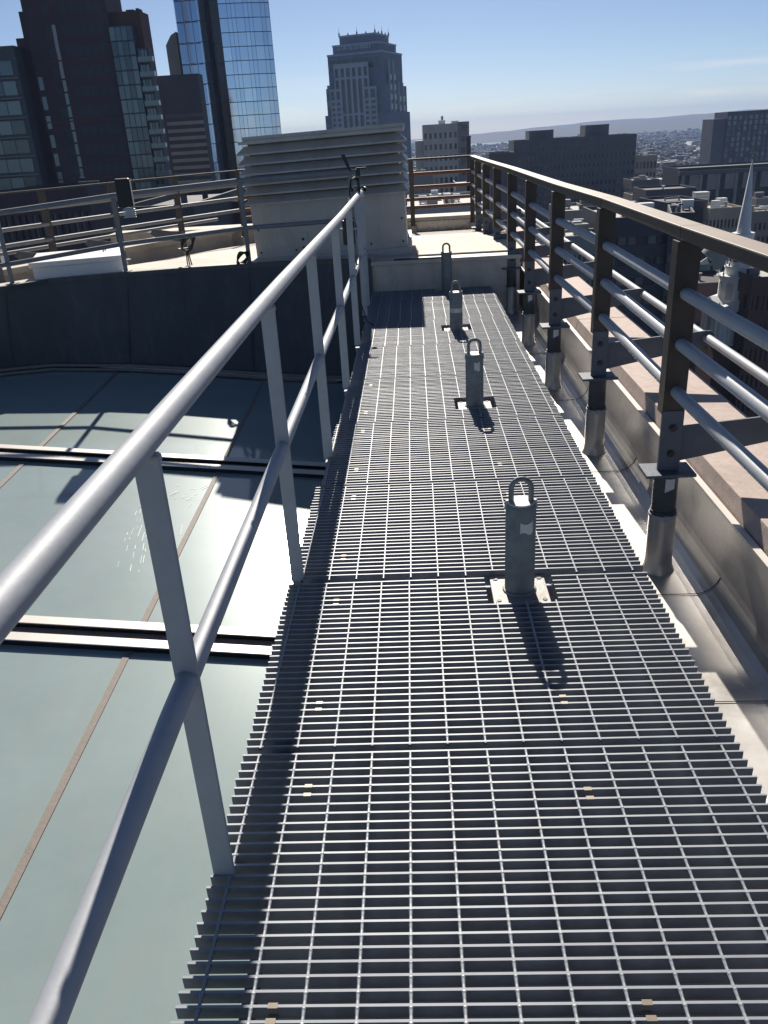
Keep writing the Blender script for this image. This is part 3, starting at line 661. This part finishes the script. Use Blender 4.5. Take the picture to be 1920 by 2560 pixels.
# ---- stepped tower with finials and sign
D=620; c=P(787,200,D); t=thing('stepped_tower','stepped blue-grey office tower with spiky crown and bank name sign','tower',(c.x+1,D+22,GZ),R(-19))
zc=lambda y,x=755: P((780+x*.1567)/1.1574,(60+y*.1567)/1.1574,D).z-GZ
def tier(s,z0,z1,m,name): MB().box(-s/2,s/2,-s/2,s/2,z0,z1).build(name,m,t)
S5,S4,S3,S2,S1=46.3,43.4,41.0,33.5,26.0
z5,z4,z3,z2,z1=zc(1430),zc(995),zc(460),zc(305),zc(150)
tier(S5,0,z5,STST,'base_tier'); tier(S4,z5,z4,STST,'shoulder_tier'); tier(S3-1.5,z4,z3,STST,'main_shaft'); tier(S2,z3,z2,STST,'upper_tier'); tier(S1,z2,z1,STST,'crown_tier')
for s,zz in ((S2,z2),(S3-1.5,z3),(S1,z1)):
    MB().box(-s/2-.3,s/2+.3,-s/2-.3,s/2+.3,zz-.5,zz+.6).build('cornice',STSL,t)
for i in range(5):
    for (x,y) in ((-S1/2+i*S1/4,-S1/2),(S1/2,-S1/2+i*S1/4)):
        big=i in(0,4) or i==2
        MB().tube([(x,y,z1+.6),(x,y,z1+(2.0 if big else 1.3)),(x,y,z1+(2.5 if big else 1.6)),(x,y,z1+(5.5 if big else 2.4))],.6,6,True,[.6,.5,.16,.03]).build('finial',STST,t)
y0=-S4/2-.02
def bay(x0,x1,zb,ztp,cols,spec,dep,yf):
    w=MB(); cw=(x1-x0)/cols
    for i in range(cols+1): w.box(x0+i*cw-.85 if i else x0,x0+i*cw+.85 if i<cols else x1,yf-dep,yf,zb,ztp)
    for i in range(cols):
        cur=ztp
        for (a,b) in spec(i):
            w.box(x0+i*cw+.85,x0+(i+1)*cw-.85,yf-dep+.1,yf,a,cur); inst('window',unitbox(WG[0] if random.random()<.7 else WG[1]),t,(x0+i*cw+.84,yf-.25,b),(0,0,0),(cw-1.68,.2,a-b)); cur=b
        w.box(x0+i*cw+.85,x0+(i+1)*cw-.85,yf-dep+.1,yf,zb,cur)
    w.build('stone_bay',STSL,t)
zz=lambda y:zc(y,600)
def sp1(i):
    l=[(zz(700),zz(845))]
    l+= [(zz(885),zz(1025))] if i in(0,5) else [(zz(880),zz(1430))]
    if i in (0,5): l+=[(zz(1060),zz(1200))]+[(zz(1240+q*85),zz(1290+q*85)) for q in range(5)]
    else: l+=[(zz(1460),zz(1700))]
    return l
bay(-14,11,40,zz(625),6,sp1,1.0,-S5/2-.02)
def sp2(i): return [(zz(1060),zz(1200))]+[(zz(1240+q*85),zz(1290+q*85)) for q in range(5)]
bay(-18,-14.02,40,zz(1020),1,sp2,.8,-S5/2-.02); bay(11.02,16,40,zz(1020),1,sp2,.8,-S5/2-.02)
# right face strips
for k,(yy,zt_) in enumerate(((-14,590),(-6,590),(4,940),(12,940))):
    MB().box(S4/2,S4/2+.7,yy,yy+1.4,40,zc(zt_)).build('pilaster',STSL,t)
    for q in range(8): inst('window',unitbox(WG[q%2]),t,(S4/2+.02,yy+2,zc(zt_)-12-q*6),(0,0,0),(.15,3.6,3.6))
for q in range(7): inst('window',unitbox(TG[q%3]),t,(-S4/2+1,-S4/2-.15,z4-3-q*9),(0,0,0),(2.2,.12,5))
for s,zt_,n in ((S3-1.5,z3,9),):
    for i in range(n): inst('window',unitbox(WG[1]),t,(-s/2+1.5+i*(s-3)/n,-s/2-.12,zt_-9),(0,0,0),((s-3)/n-.8,.1,6))
tx=bpy.data.curves.new('sign','FONT'); tx.body='STATE STREET'; tx.size=3.9; tx.extrude=.12; tx.align_x='LEFT'
to=bpy.data.objects.new('sign_tmp',tx); COL.objects.link(to); dg=bpy.context.evaluated_depsgraph_get(); me=bpy.data.meshes.new_from_object(to.evaluated_get(dg)); bpy.data.objects.remove(to)
SIGN=cm('sign_letter_grey',(.62,.64,.66)); me.materials.clear(); me.materials.append(SIGN)
o=inst('sign_lettering',me,t,(-S2/2+3.4,-S2/2-.14,zc(388,640)),(R(90),0,0))
# ---- white apartment block and chimney
D=350; t,W,dp,h=bld('apartment_block','pale concrete apartment tower with square windows beyond the corner of the railing','apartment tower',913,989,271,D,20,LCON,RFG,7,19,.5,.5,side=None,parapet=.5)
MB().box(W/2+.02,W/2+4.4,.6,18,0,h+.9).build('side_wing',CONC,t); MB().box(-W/2-3.1,-W/2-.02,1.5,16,0,h-5).build('lower_wing',LCON,t)
for x,a,b in ((-.5,2.6,1.2),(4.5,2.8,.9)): MB().box(x,x+a,4,8,h+.13,h+b*1.5).build('roof_unit',WHT,t)
MB().cyl(1.0,6,h+1.9,h+3.3,.45,8).build('roof_vent',CONC,t)
for k in range(18): inst('window',unitbox(WG[1]),t,(W/2+1.2,.55,h-2.2-k*4),(0,0,0),(2.2,.1,2))
a=P(1012,297,300); t=thing('chimney','dark square chimney stack right of the pale apartment tower','chimney',(a.x,300,GZ)); MB().box(-.75,.75,0,1.5,0,a.z-GZ).build('stack',BRK,t); MB().box(-.85,.85,-.1,1.6,a.z-GZ,a.z-GZ+.5).build('stack_cap',DKG,t)
# ---- dark slab block
t,W,dp,h=bld('slab_block','long dark grey slab block with two square rooftop boxes','office block',1110,1375,302,450,24,DKG,RFG,28,16,.42,.42,parts=False,parapet=1.2)
for (a,b,vt) in ((1143,1196,281),(1265,1316,269)):
    pa,pb=P(a,vt,455),P(b,vt,455); cx=(P(1110,302,450).x+P(1375,302,450).x)/2
    MB().box(pa.x-cx,pb.x-cx,5,19,h+.13,(pa.z+pb.z)/2-GZ).build('rooftop_box',DKG,t)
rooftop(t,W,dp,h,6,[CONC,DKG],3,1.6)
t,W,dp,h=bld('plain_block','plain dark low block directly left of the long slab block','office block',1056,1111,334,420,20,DK2,RFG,0,0)
# ---- right glass tower
PALEW=gl('pale_blind_window',(.27,.28,.28),.4)
t,W,dp,h=bld('pier_tower','dark gridded tower with vertical piers at the right edge of the skyline','tower',1573,1700,241,700,30,DK2,RFD,11,20,.62,.75,glass=[WG[1],PALEW,TG[1],PALEW,WG[2]],parapet=1)
MB().box(-W/2-9.5,-W/2-.02,2,28,0,h-3.5).build('blank_wing',DKG,t)
# ---- colonnaded building
t,W,dp,h=bld('colonnade_block','low wide building with tall pale fins and dark glass behind the white steeple','office block',1468,1720,362,400,26,DK2,RFD,0,0,parapet=1.0)
for i in range(7):
    x=-W/2+1+i*7.9; MB().box(x,x+1.3,-1.6,-.01,0,h-2).build('fin',CONC,t)
    MB().box(x+3.6,x+7.88,-1.2,-.01,h-8.5,h-2).build('upper_panel',CONC,t)
    inst('glass_bay',unitbox(WG[0]),t,(x+1.35,-.12,0),(0,0,0),(6.4,.1,h-8.6))
MB().box(-W/2-.5,W/2+.5,-2.2,-.01,h-1.95,h-.3).build('roof_edge',DKG,t)
# ---- mid distance blocks seen over and through the right railing
def simple(name,label,u0,u1,vt,D,dp,wall,roofm,nx,nz,mw=.5,mh=.5,rz=0,side='L',parts=True,units=5,glass=None,h0=None):
    t,W,dp,h=bld(name,label,'building',u0,u1,vt,D,dp,wall,roofm,nx,nz,mw,mh,glass=glass,rz=rz,side=side,parts=parts,sidenx=max(2,int(dp/4)))
    rooftop(t,W,dp,h,units,[CONC,WHT,DKG] if u0>600 else [DKG,DK2]); return t,W,dp,h
simple('brick_block','beige gridded block peeking out right of the long slab block',1366,1420,339,540,20,BEI,RFG,7,9,.6,.6)
simple('brick_block','dark low block with a sunlit roof edge below the beige gridded block',1366,1424,392,400,18,DKG,RFG,6,8)
simple('brick_block','pale windowed block low between the slab block and the dark flat block',1366,1398,425,330,14,BEI,RFG,5,8,.6,.5)
simple('flat_block','plain dark flat-roofed block left of the fins of the low wide building',1396,1503,413,300,18,DK2,RFD,0,0,units=1)
simple('flat_block','dark sloping block just above the tan handrail, with white units on its roof',1436,1533,441,240,20,DK2,RFD,0,0,rz=.12,units=1)
a=P(1503,412,262); tt=thing('cooling_unit','white slatted cooling unit on the roof right of the dark flat block','cooling unit',(a.x,262,a.z-5)); MB().box(0,4.2,0,3,0,4.5).build('unit_body',WHT,tt)
for k in range(5): MB().box(.1,4.1,-.06,0,.5+k*.8,.9+k*.8).build('unit_slat',LCON,tt)
simple('brick_block','beige sandstone block with tall windows behind the steeple',1534,1606,455,235,16,TANB,RFG,9,14,.5,.6,units=3)
simple('brick_block','brown block with sunlit roof at the right edge behind the steeple',1610,1690,462,240,16,BEI,RFG,8,14,.5,.5)
simple('brick_block','small sunlit tan house with chimney at the right edge above the steeple shaft',1634,1662,433,330,8,TANB,RFG,3,10,.5,.5)
simple('ribbon_office','dark office block with long pale ribbon windows below the right handrail',1316,1446,478,150,24,DK2,RFG,6,17,.86,.38,glass=[WG[2],WG[2],TG[1],WG[1]],rz=.0,side=None)
simple('ribbon_office','dark angled office wing with short pale windows right of the ribbon block',1447,1500,470,148,16,DK2,RFD,3,17,.7,.38,rz=-.25,glass=[WG[2],WG[1]],side=None)
simple('pale_block','pale grey stepped block seen between the railing posts',1216,1282,462,195,20,CONC,RFG,6,14,.5,.55)
simple('pale_block','low pale block with a flat sunlit roof below the stepped block',1196,1290,520,150,24,CONC,RFG,9,13,.5,.55)
simple('pale_block','wide low white-roofed block below the pale apartment tower',880,1045,452,190,40,LCON,RFG,14,12,.5,.5,units=9)
simple('pale_block','grey low block left of the foot of the pale apartment tower',884,935,380,320,24,CONC,RFG,6,12,.5,.5,units=4)
simple('pale_block','grey low block right of the foot of the pale apartment tower',985,1060,400,300,24,CONC,RFG,8,12,.5,.5,units=4)
simple('brick_block','dark brick building with a pale cornice at the right edge below the steeple',1625,1740,606,160,12,BRK2,RFG,10,9,.4,.5,units=1)
simple('flat_block','dark flat roof behind the foot of the steeple',1488,1600,618,186,16,BRK,SLT,10,8,.4,.5,units=1)
simple('flat_block','dark low block at the left under the curb railing',250,420,462,90,30,DK2,RFD,0,0,units=3)
simple('brick_block','dark brick block with lit edge left of the vent hood base',380,530,452,110,26,BRK,RFG,9,10,.5,.5,units=3)
simple('brick_block','old brick block under the brick tower at far left',-20,190,420,140,24,BRK,RFD,14,10,.5,.55,units=2)
# copper turret and dome
a=P(1512,566,205); t=thing('copper_turret','green copper octagonal turret with pale pediment left of the steeple','turret',(a.x,205,GZ)); hh=a.z-GZ
MB().cyl(0,0,0,hh,2.4,8).build('drum',COP,t); MB().tube([(0,0,hh),(0,0,hh+.4),(0,0,hh+2.4)],2.6,8,True,[2.8,2.6,.1]).build('cone_roof',SLT,t); MB().prism([(-1.9,hh-.2),(1.3,hh-.2),(.6,hh+1.4)],-2.9,-2.6,'y').build('pediment',WHT,t)
a=P(1552,560,220); t=thing('domed_hall','small grey dome with arched windows just left of the steeple','dome',(a.x,220,GZ)); hh=a.z-GZ
MB().cyl(0,0,0,hh,4.6,16).build('drum',CONC,t); MB().tube([(0,0,hh+4.4*math.sin(i*math.pi/12)) for i in range(7)],1,16,True,[4.7*math.cos(i*math.pi/12)+.02 for i in range(7)]).build('dome_shell',CONC,t)
for k in range(10): inst('arched_window',unitbox(WG[0]),t,(4.6*math.sin(k*.628)-.4,-4.62*abs(math.cos(k*.628)),hh-4),(0,0,0),(.8,.1,3))
# ---- church with white steeple
a=P(1589,640,170); t=thing('church','red brick church with a tall white tiered steeple','church',(a.x,170,GZ)); t.scale=(1.13,1.13,1)
def oct(b,r,z0,z1,r1=None): b.tube([(0,0,z0),(0,0,z1)],r,8,True,[r,r if r1 is None else r1])
zz=lambda v:P(1595,v,170).z-GZ
zt=zz(346); zs=zz(503); 
st=MB(); oct(st,1.18,zs,zt,.07); o=st.build('spire',WHT,t); o.rotation_euler=(0,0,R(22.5))
MB().tube([(0,0,zt),(0,0,zt+1.2)],.06,6).build('spire_rod',CAPT,t); MB().tube([(0,0,zt+.3),(0,0,zt+.55),(0,0,zt+.8)],.2,10,True,[.08,.25,.08]).build('spire_ball',CAPT,t); MB().box(-.55,.35,-.03,.03,zt+.95,zt+1.35).build('weather_vane',CAPT,t)
st=MB(); oct(st,1.9,zs-.5,zs); oct(st,1.85,zz(574),zs-.5); o=st.build('lantern_stage',WHT,t); o.rotation_euler=(0,0,R(22.5))
for k in range(8): 
    q=k*math.pi/4; MB().box(-.36,.36,-1.80,-1.68,zz(570)+.6,zs-1.2).build('louvre_opening',WG[0],t).rotation_euler=(0,0,q)
st=MB(); oct(st,2.5,zz(577),zz(573)); oct(st,2.3,zz(592),zz(577)); o=st.build('upper_octagon',WHT,t); o.rotation_euler=(0,0,R(22.5))
st=MB(); oct(st,3.6,zz(596),zz(592)); oct(st,3.1,zz(650),zz(596)); o=st.build('middle_octagon',WHT,t); o.rotation_euler=(0,0,R(22.5))
for k in range(8):
    q=R(0)+k*math.pi/4
    MB().box(-.6,.6,-2.95,-2.82,zz(642),zz(612)).prism([(.6*math.cos(i*math.pi/8),zz(612)+.6*math.sin(i*math.pi/8)) for i in range(9)],-2.95,-2.82,'y').build('arched_panel',LCON,t).rotation_euler=(0,0,q)
    for r_,z_ in ((3.3,zz(592)),(2.25,zz(573))): MB().tube([(r_*math.sin(q+.39),-r_*math.cos(q+.39),z_),(r_*math.sin(q+.39),-r_*math.cos(q+.39),z_+.4),(r_*math.sin(q+.39),-r_*math.cos(q+.39),z_+.9)],.18,8,True,[.1,.2,.05]).build('urn',WHT,t)
zb=zz(655); BS=1.25
MB().box(-3.9,3.9,-3.9,3.9,zz(735),zb-.6).build('belfry_stage',WHT,t); MB().box(-4.6,4.6,-4.6,4.6,zb-.55,zb).build('belfry_cornice',WHT,t)
for k in range(4):
    MB().prism([(-4.6,zb+.01),(4.6,zb+.01),(0,zb+1.7)],-4.59,-3.2,'y').build('pediment',WHT,t).rotation_euler=(0,0,k*math.pi/2)
    MB().box(-1.2,1.2,-4.0,-3.91,zz(728),zz(690)).prism([(1.2*math.cos(i*math.pi/8),zz(690)+1.2*math.sin(i*math.pi/8)) for i in range(9)],-4.0,-3.91,'y').build('arched_opening',LCON,t).rotation_euler=(0,0,k*math.pi/2)
    for x in (-3.5,-1.9,1.9,3.5): MB().tube([(x,-4.15,zz(734)),(x,-4.15,zb-.56)],.3,8).build('column',WHT,t).rotation_euler=(0,0,k*math.pi/2)
    for x in (-4.2,4.2): MB().tube([(x,-4.2,zb),(x,-4.2,zb+.5),(x,-4.2,zb+1.3)],.2,8,True,[.16,.3,.05]).build('urn',WHT,t)
MB().box(-4.3,4.3,-4.3,4.3,0,zz(736)).build('brick_base',BRK2,t)
MB().box(-9,9,4.35,34,0,20).build('nave',BRK2,t); MB().prism([(-9.4,20),(9.4,20),(0,27)],3.7,34.5,'y').build('nave_roof',SLT,t)
for k in range(5): inst('window',unitbox(WG[0]),t,(-9.1,7+k*5,6),(0,0,0),(.1,2.2,9))
# ------------------------------------------------------------------ low-rise city, terrain, lake, woods, haze
rnd=random.Random(11)
def el_ground(v_el,az): pass
HP=[(-60,-.62),(-8,-.62),(0,-.42),(3.2,-.33),(6,-.2),(9,-.1),(12,0),(15,.03),(17,.06),(19.5,.14),(21,.19),(23,.14),(28,.0),(60,-.2)]
def hp(az):
    for (a,b),(c,e) in zip(HP,HP[1:]):
        if az<=c: f=(az-a)/(c-a); return b+(e-b)*f
    return -.2
HILL=mat('wooded_hills',(.07,.065,.05),.95,0,.3,.004,0,c2=(.045,.05,.035))
def ridge(y0,dep,name,scale,seed,low):
    b=MB();n=140;r=random.Random(seed);A=[];B=[];Cq=[]
    ph=[r.uniform(0,6.28) for _ in range(6)]
    for i in range(n+1):
        az=-55+115*i/n; rr=y0/math.cos(R(az)*.6)
        x=math.tan(R(az*.95))*y0
        rough=sum(math.sin(az*(.5+.8*k)+ph[k])/(1+k) for k in range(6))*.03
        zt=EYE.z+math.hypot(x,y0)*math.tan(R(hp(az)*scale+low+rough))
        A.append((x,y0-dep,GZ-1));B.append((x,y0-dep*.45,GZ+(max(zt,GZ+1)-GZ)*.62));Cq.append((x,y0,max(zt,GZ+1)))
    Dq=[(x,y0+400,GZ-1) for x,y,z in A]
    b.strip(A,B,True);b.strip(B,Cq,True);b.strip(Cq,Dq,True); return b.build(name,HILL,kind='structure')
ridge(8600,2200,'hills',1,3,0); ridge(6600,1500,'hills',1,5,-.16)
# lake
b=MB();pts=[]
LK=gl('lake_water',(.05,.06,.07),.12,0,1)
o=MB(); o.add([(300,4450,GZ+.3),(620,4500,GZ+.3),(640,5450,GZ+.3),(470,5800,GZ+.3),(260,5700,GZ+.3),(230,5000,GZ+.3)],[(0,1,2,3,4,5)]); o.build('lake',LK,kind='structure')
# individual low-rise buildings
prot=[]
for i,(wm,rm) in enumerate([(BRK,RFD),(BRK2,RFG),(CONC,RFG),(DKG,RFG),(BEI,RFD),(TANB,RFG)]):
    wl=MB().box(0,1,0,1,0,1).mesh('low_wall',wm); rf=MB().box(.03,.97,.03,.97,1.002,1.012).mesh('low_roof',rm); ru=MB().box(.3,.5,.4,.65,1.013,1.13).mesh('roof_unit',LCON)
    wi=MB()
    for k in range(5):
        for q in range(7): wi.box(.06+q*.13,.06+q*.13+.07,-.004,-.001,.1+k*.18,.1+k*.18+.1)
        for q in range(7): wi.box(-.004,-.001,.06+q*.13,.06+q*.13+.07,.1+k*.18,.1+k*.18+.1)
    wi=wi.mesh('window_rows',WG[i%2]); prot.append((wl,rf,ru,wi))
big=[(-.5,2,240,480),]
used=[]; lows=[]
KN=['dark brick','red brick','grey concrete','dark grey','beige brick','tan stone']
ZN=[(-9,3.2,'left of the pale apartment tower'),(3.2,6.6,'between the pale apartment tower and the long slab block'),(6.6,11,'around the left half of the long slab block'),(11,15.3,'around the right half of the long slab block'),(15.3,18.2,'between the slab block and the finned wide building'),(18.2,20.6,'left of the white steeple'),(20.6,40,'right of the white steeple')]
ORD=['nearest','second nearest','third nearest','fourth nearest','fifth nearest','sixth nearest','seventh nearest','eighth nearest','ninth nearest','tenth nearest']
for k in range(4000):
    D=math.exp(rnd.uniform(math.log(210),math.log(1500))); az=rnd.uniform(-.5,24)
    x=D*math.tan(R(az)); W=rnd.uniform(12,30);dp=rnd.uniform(12,26);h=rnd.uniform(8,22) if D<600 else rnd.uniform(6,18)
    if any(abs(x-a)<(W+c)*.55 and abs(D-e)<(dp+f_)*.6 for a,e,c,f_ in used): continue
    if any(a0<az<a1 and d0-15<D<d1+15 for (a0,a1,d0,d1) in ((1.5,4.5,335,380),(6.6,15.2,435,490),(0,5,180,240),(10,17,135,180),(17,24,130,270),(18,27,385,440),(9,14,215,320))): continue
    if 6.6<az<15 and 440<D<620 or 1.6<az<4.5 and 350<D<500 or az>18.5 and 400<D<640: continue
    used.append((x,D,W,dp)); lows.append((D,az,x,W,dp,h,rnd.randrange(6),R(rnd.choice([0,0,8,-12]))))
    if len(lows)>=190: break
lows.sort(); cnt={}
for D,az,x,W,dp,h,i,rz in lows:
    zn=[z for z in ZN if z[0]<=az<z[1]][0][2]; q=cnt.get((i,zn),0); cnt[(i,zn)]=q+1
    t=thing('low_building','%s %s low-rise %s'%((ORD+['eleventh nearest','twelfth nearest','thirteenth nearest','fourteenth nearest'])[min(q,13)],KN[i],zn),'low building',(x,D,GZ),rz,'%s low-rise buildings of the city below'%KN[i])
    wl,rf,ru,wi=prot[i]
    for nm,me in (('wall',wl),('roof',rf),('roof_unit',ru)): inst(nm,me,t,(0,0,0),(0,0,0),(W,dp,h))
    if D<700: o=inst('window_rows',wi,t,(0,0,0),(0,0,0),(W,dp,h)); o['kind']='stuff'
# far town: thousands of roofs, one mass
b=MB(); 
for k in range(3000):
    D=math.exp(rnd.uniform(math.log(1300),math.log(6200))); x=D*math.tan(R(rnd.uniform(-6,28))); s=rnd.uniform(6,20)*(1.6 if rnd.random()<.12 else 1); hh=rnd.uniform(4,9)*(2 if rnd.random()<.1 else 1)
    if 200<x<680 and 4300<D<5900: continue
    b.box(x,x+s,D,D+s*.8,GZ,GZ+hh)
FT=mat('far_roofs_and_walls',(.42,.39,.36),.6,0,.2,.05,0,c2=(.07,.06,.055)); FT.node_tree.nodes['Color Ramp'].color_ramp.elements[0].position=.56; FT.node_tree.nodes['Color Ramp'].color_ramp.elements[1].position=.64; b.build('far_town',FT,kind='stuff')
b=MB()
for k in range(9000):
    D=math.exp(rnd.uniform(math.log(500),math.log(6800))); x=D*math.tan(R(rnd.uniform(-6,28))); s=rnd.uniform(3,7)*(1+D/4500); hh=rnd.uniform(6,13)
    if 190<x<690 and 4250<D<5900: continue
    m=5;a0=rnd.uniform(0,6)
    v=[(x+s*.5*math.cos(a0+i*6.283/m),D+s*.5*math.sin(a0+i*6.283/m),GZ+rnd.uniform(.2,.4)*hh) for i in range(m)]+[(x+s*math.cos(a0+.5+i*6.283/m),D+s*math.sin(a0+.5+i*6.283/m),GZ+hh*rnd.uniform(.5,.75)) for i in range(m)]+[(x+rnd.uniform(-1,1),D,GZ+hh)]
    b.add(v,[(i,(i+1)%m,m+(i+1)%m,m+i) for i in range(m)]+[(m+i,m+(i+1)%m,2*m) for i in range(m)],False)
WOOD=mat('bare_woods',(.085,.07,.05),.95,0,.3,.03,0,c2=(.045,.045,.03)); b.build('far_woods',WOOD,kind='stuff')
# highway in the distance
HW=cm('highway_concrete',(.30,.29,.28)); o=MB()
A=[(330+i*28,1000+i*95+20*math.sin(i*.5),GZ+6) for i in range(20)]; o.strip(A,[(x+26,y-4,z) for x,y,z in A]); o.strip([(x,y,z-6) for x,y,z in A],A); o.build('highway',HW,kind='structure')
# trees of the common below the steeple
BARK=cm('bark',(.07,.055,.04)); LEAF=[cm('olive_foliage',(.075,.085,.035),.8,.4,.8),cm('brown_green_foliage',(.07,.06,.035),.8,.4,.8)]
TL=['olive crowned tree nearest the foot of the steeple','brownish tree left of the olive one in the park below','olive tree at the right edge of the park below','dark tree between the brick church and the railing pipes','leafy tree behind the others in the park below','tree with a ragged brown crown low at the right edge']
for i,(u,v,D) in enumerate([(1590,775,120),(1560,760,128),(1640,790,112),(1535,745,135),(1615,765,132),(1660,815,104)]):
    c=P(u,v,D); t=thing('park_tree',TL[i],'tree',(c.x,D,GZ),0,'trees in the park below the railing'); hh=c.z-GZ+4; hh=min(max(hh,12),30)
    MB().tube([(0,0,0),(.2,0,hh*.3),(.1,.3,hh*.55)],.4,8,True,[.5,.35,.2]).build('trunk',BARK,t)
    br=MB()
    for k in range(7):
        a=k*.9; br.tube([(0,0,hh*(.28+.03*k)),(2.2*math.cos(a),2.2*math.sin(a),hh*(.45+.04*k)),(3.6*math.cos(a+.2),3.6*math.sin(a+.2),hh*(.6+.03*k))],.1,5,False,[.16,.1,.04])
    br.build('limbs',BARK,t)
    cr=MB(); r2=random.Random(i)
    for k in range(1500):
        th=r2.uniform(0,6.283);q=r2.random()**.5;zz_=r2.uniform(-1,1); rr=4.6*(1-.75*zz_*zz_)**.5*q*(.8+.3*math.sin(3*th+i)); x=rr*math.cos(th);y=rr*math.sin(th);z=hh*.68+zz_*hh*.32
        s=r2.uniform(.2,.45); d1=Vector((r2.gauss(0,1),r2.gauss(0,1),r2.gauss(0,1))).normalized()*s; d2=Vector((r2.gauss(0,1),r2.gauss(0,1),r2.gauss(0,1))).normalized()*s; p=Vector((x,y,z))
        cr.add([p-d1,p+d2,p+d1,p-d2],[(0,1,2,3)])
    o=cr.build('crown',LEAF[i%2],t); o['kind']='stuff'
# haze
hz=MB().box(-8800,8800,-2400,9300,-76,96)
hm=bpy.data.materials.new('haze_air'); hm.use_nodes=True; t=hm.node_tree; t.nodes.clear()
pv=t.nodes.new('ShaderNodeVolumePrincipled'); pv.inputs['Color'].default_value=(.42,.60,1,1); pv.inputs['Density'].default_value=.0001; pv.inputs['Anisotropy'].default_value=0.0
ou=t.nodes.new('ShaderNodeOutputMaterial'); t.links.new(pv.outputs[0],ou.inputs['Volume'])
o=hz.build('haze',hm,kind='stuff')
